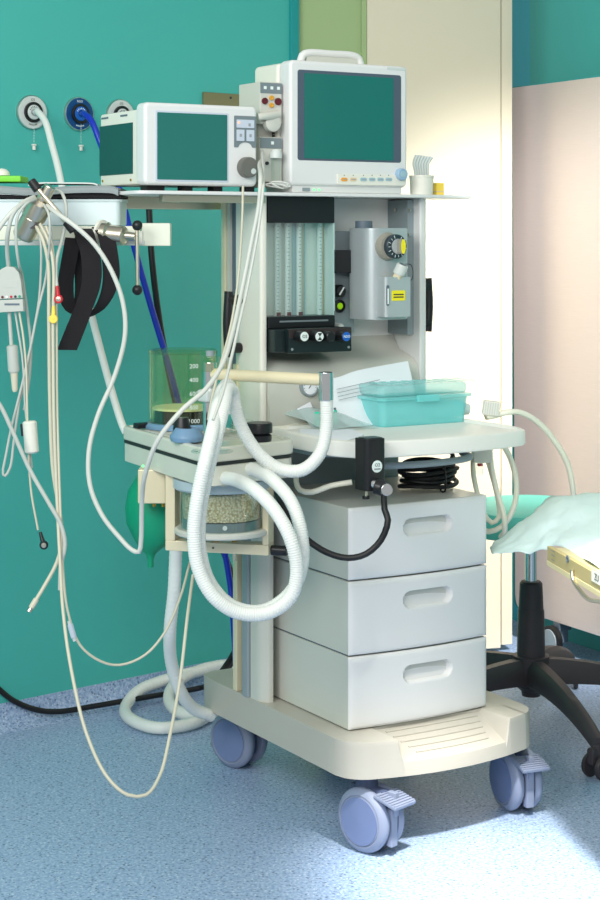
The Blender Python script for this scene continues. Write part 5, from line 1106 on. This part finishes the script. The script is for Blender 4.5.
for k in range(3): MB().box(-.010, .012-.002*k, -.0008, .0008, 0, .0005, X=TF(553, 551+4.5*k)).build('rim_print', 'panel_grey', tb, TS)
hp_ = [onplane(TS, 1, -.004, *q) for q in ((572, 570), (573, 580), (582, 593), (588, 599), (600, 601.5), (622, 606))]
hp_ += [Vector((hp_[-1].x+.04, -.004, hp_[-1].z)), Vector((hp_[-1].x+.07, -.004, hp_[-1].z+.03)), Vector((hp_[-1].x+.08, -.004, zl+.005))]
MB().tube(hp_, .0042, 10).build('side_handle', 'nickel', tb, TS)
MB().cyl((.28, .5, .04), (.28, .5, zl+.004), .035, n=24).build('pedestal', 'satin_metal', tb, TS)
MB().box(.02, .54, .46, .54, .04, .075, .008).build('foot_bar', 'satin_metal', tb, TS); MB().box(.24, .32, .2, .8, .04, .075, .008).build('foot_bar', 'satin_metal', tb, TS)
for x, y in ((.05, .5), (.51, .5), (.28, .23), (.28, .77)): MB().cyl((x, y-.012, .028), (x, y+.012, .028), .028, n=20, bev=.004).build('castor_wheel', 'black_rubber', tb, TS)
rows = [
 [(489.5, 548, 3.90), (505, 534, 3.93), (525, 516, 3.96), (545, 501, 4.0), (556, 495.5, 4.02), (575, 493.5, 4.04), (600, 492, 4.05), (640, 491, 4.05), (720, 490, 4.05)],
 [(490, 549, 3.88), (506, 541, 3.88), (526, 529, 3.86), (546, 513, 3.85), (558, 506, 3.84), (575, 502, 3.83), (600, 500, 3.82), (640, 500, 3.80), (720, 500, 3.80)],
 [(490, 550, 3.86), (507, 546, 3.83), (527, 540, 3.79), (541, 534, 3.76), (553, 524, 3.76), (575, 523, 3.70), (600, 521, 3.64), (640, 521, 3.58), (720, 520, 3.55)],
 [(490.5, 551, 3.84), (508, 550, 3.80), (528, 547, 3.75), (543, 538, 3.71), (556, 533, 3.70), (574, 539, 3.60), (598, 546, 3.47), (640, 552, 3.36), (720, 556, 3.34)],
 [(491, 551.5, 3.83), (509, 552.5, 3.78), (529, 552.5, 3.72), (545, 549, 3.665), (560, 546.5, 3.60), (580, 556.5, 3.455), (600, 568, 3.325), (630, 588, 3.18), (690, 596, 3.14)]]
dr = MB().sheet([[P(*q) for q in r_] for r_ in rows], 0, 6)
dr.v = [v+Vector((-.5, -.3, .8))*(.009*(noise.noise(v*15)+.7*noise.noise(v*31)+.4*noise.noise(v*60))) for v in dr.v]
m2 = MB(); m2.v = dr.v[:]; m2.f = dr.f[:]
o = m2.build('surgical_drape', 'drape', ang=80); sm = o.modifiers.new('thickness', 'SOLIDIFY'); sm.thickness = .002
tag(o, 'pale mint paper drape spread over the instrument table with a pointed corner', 'drape')
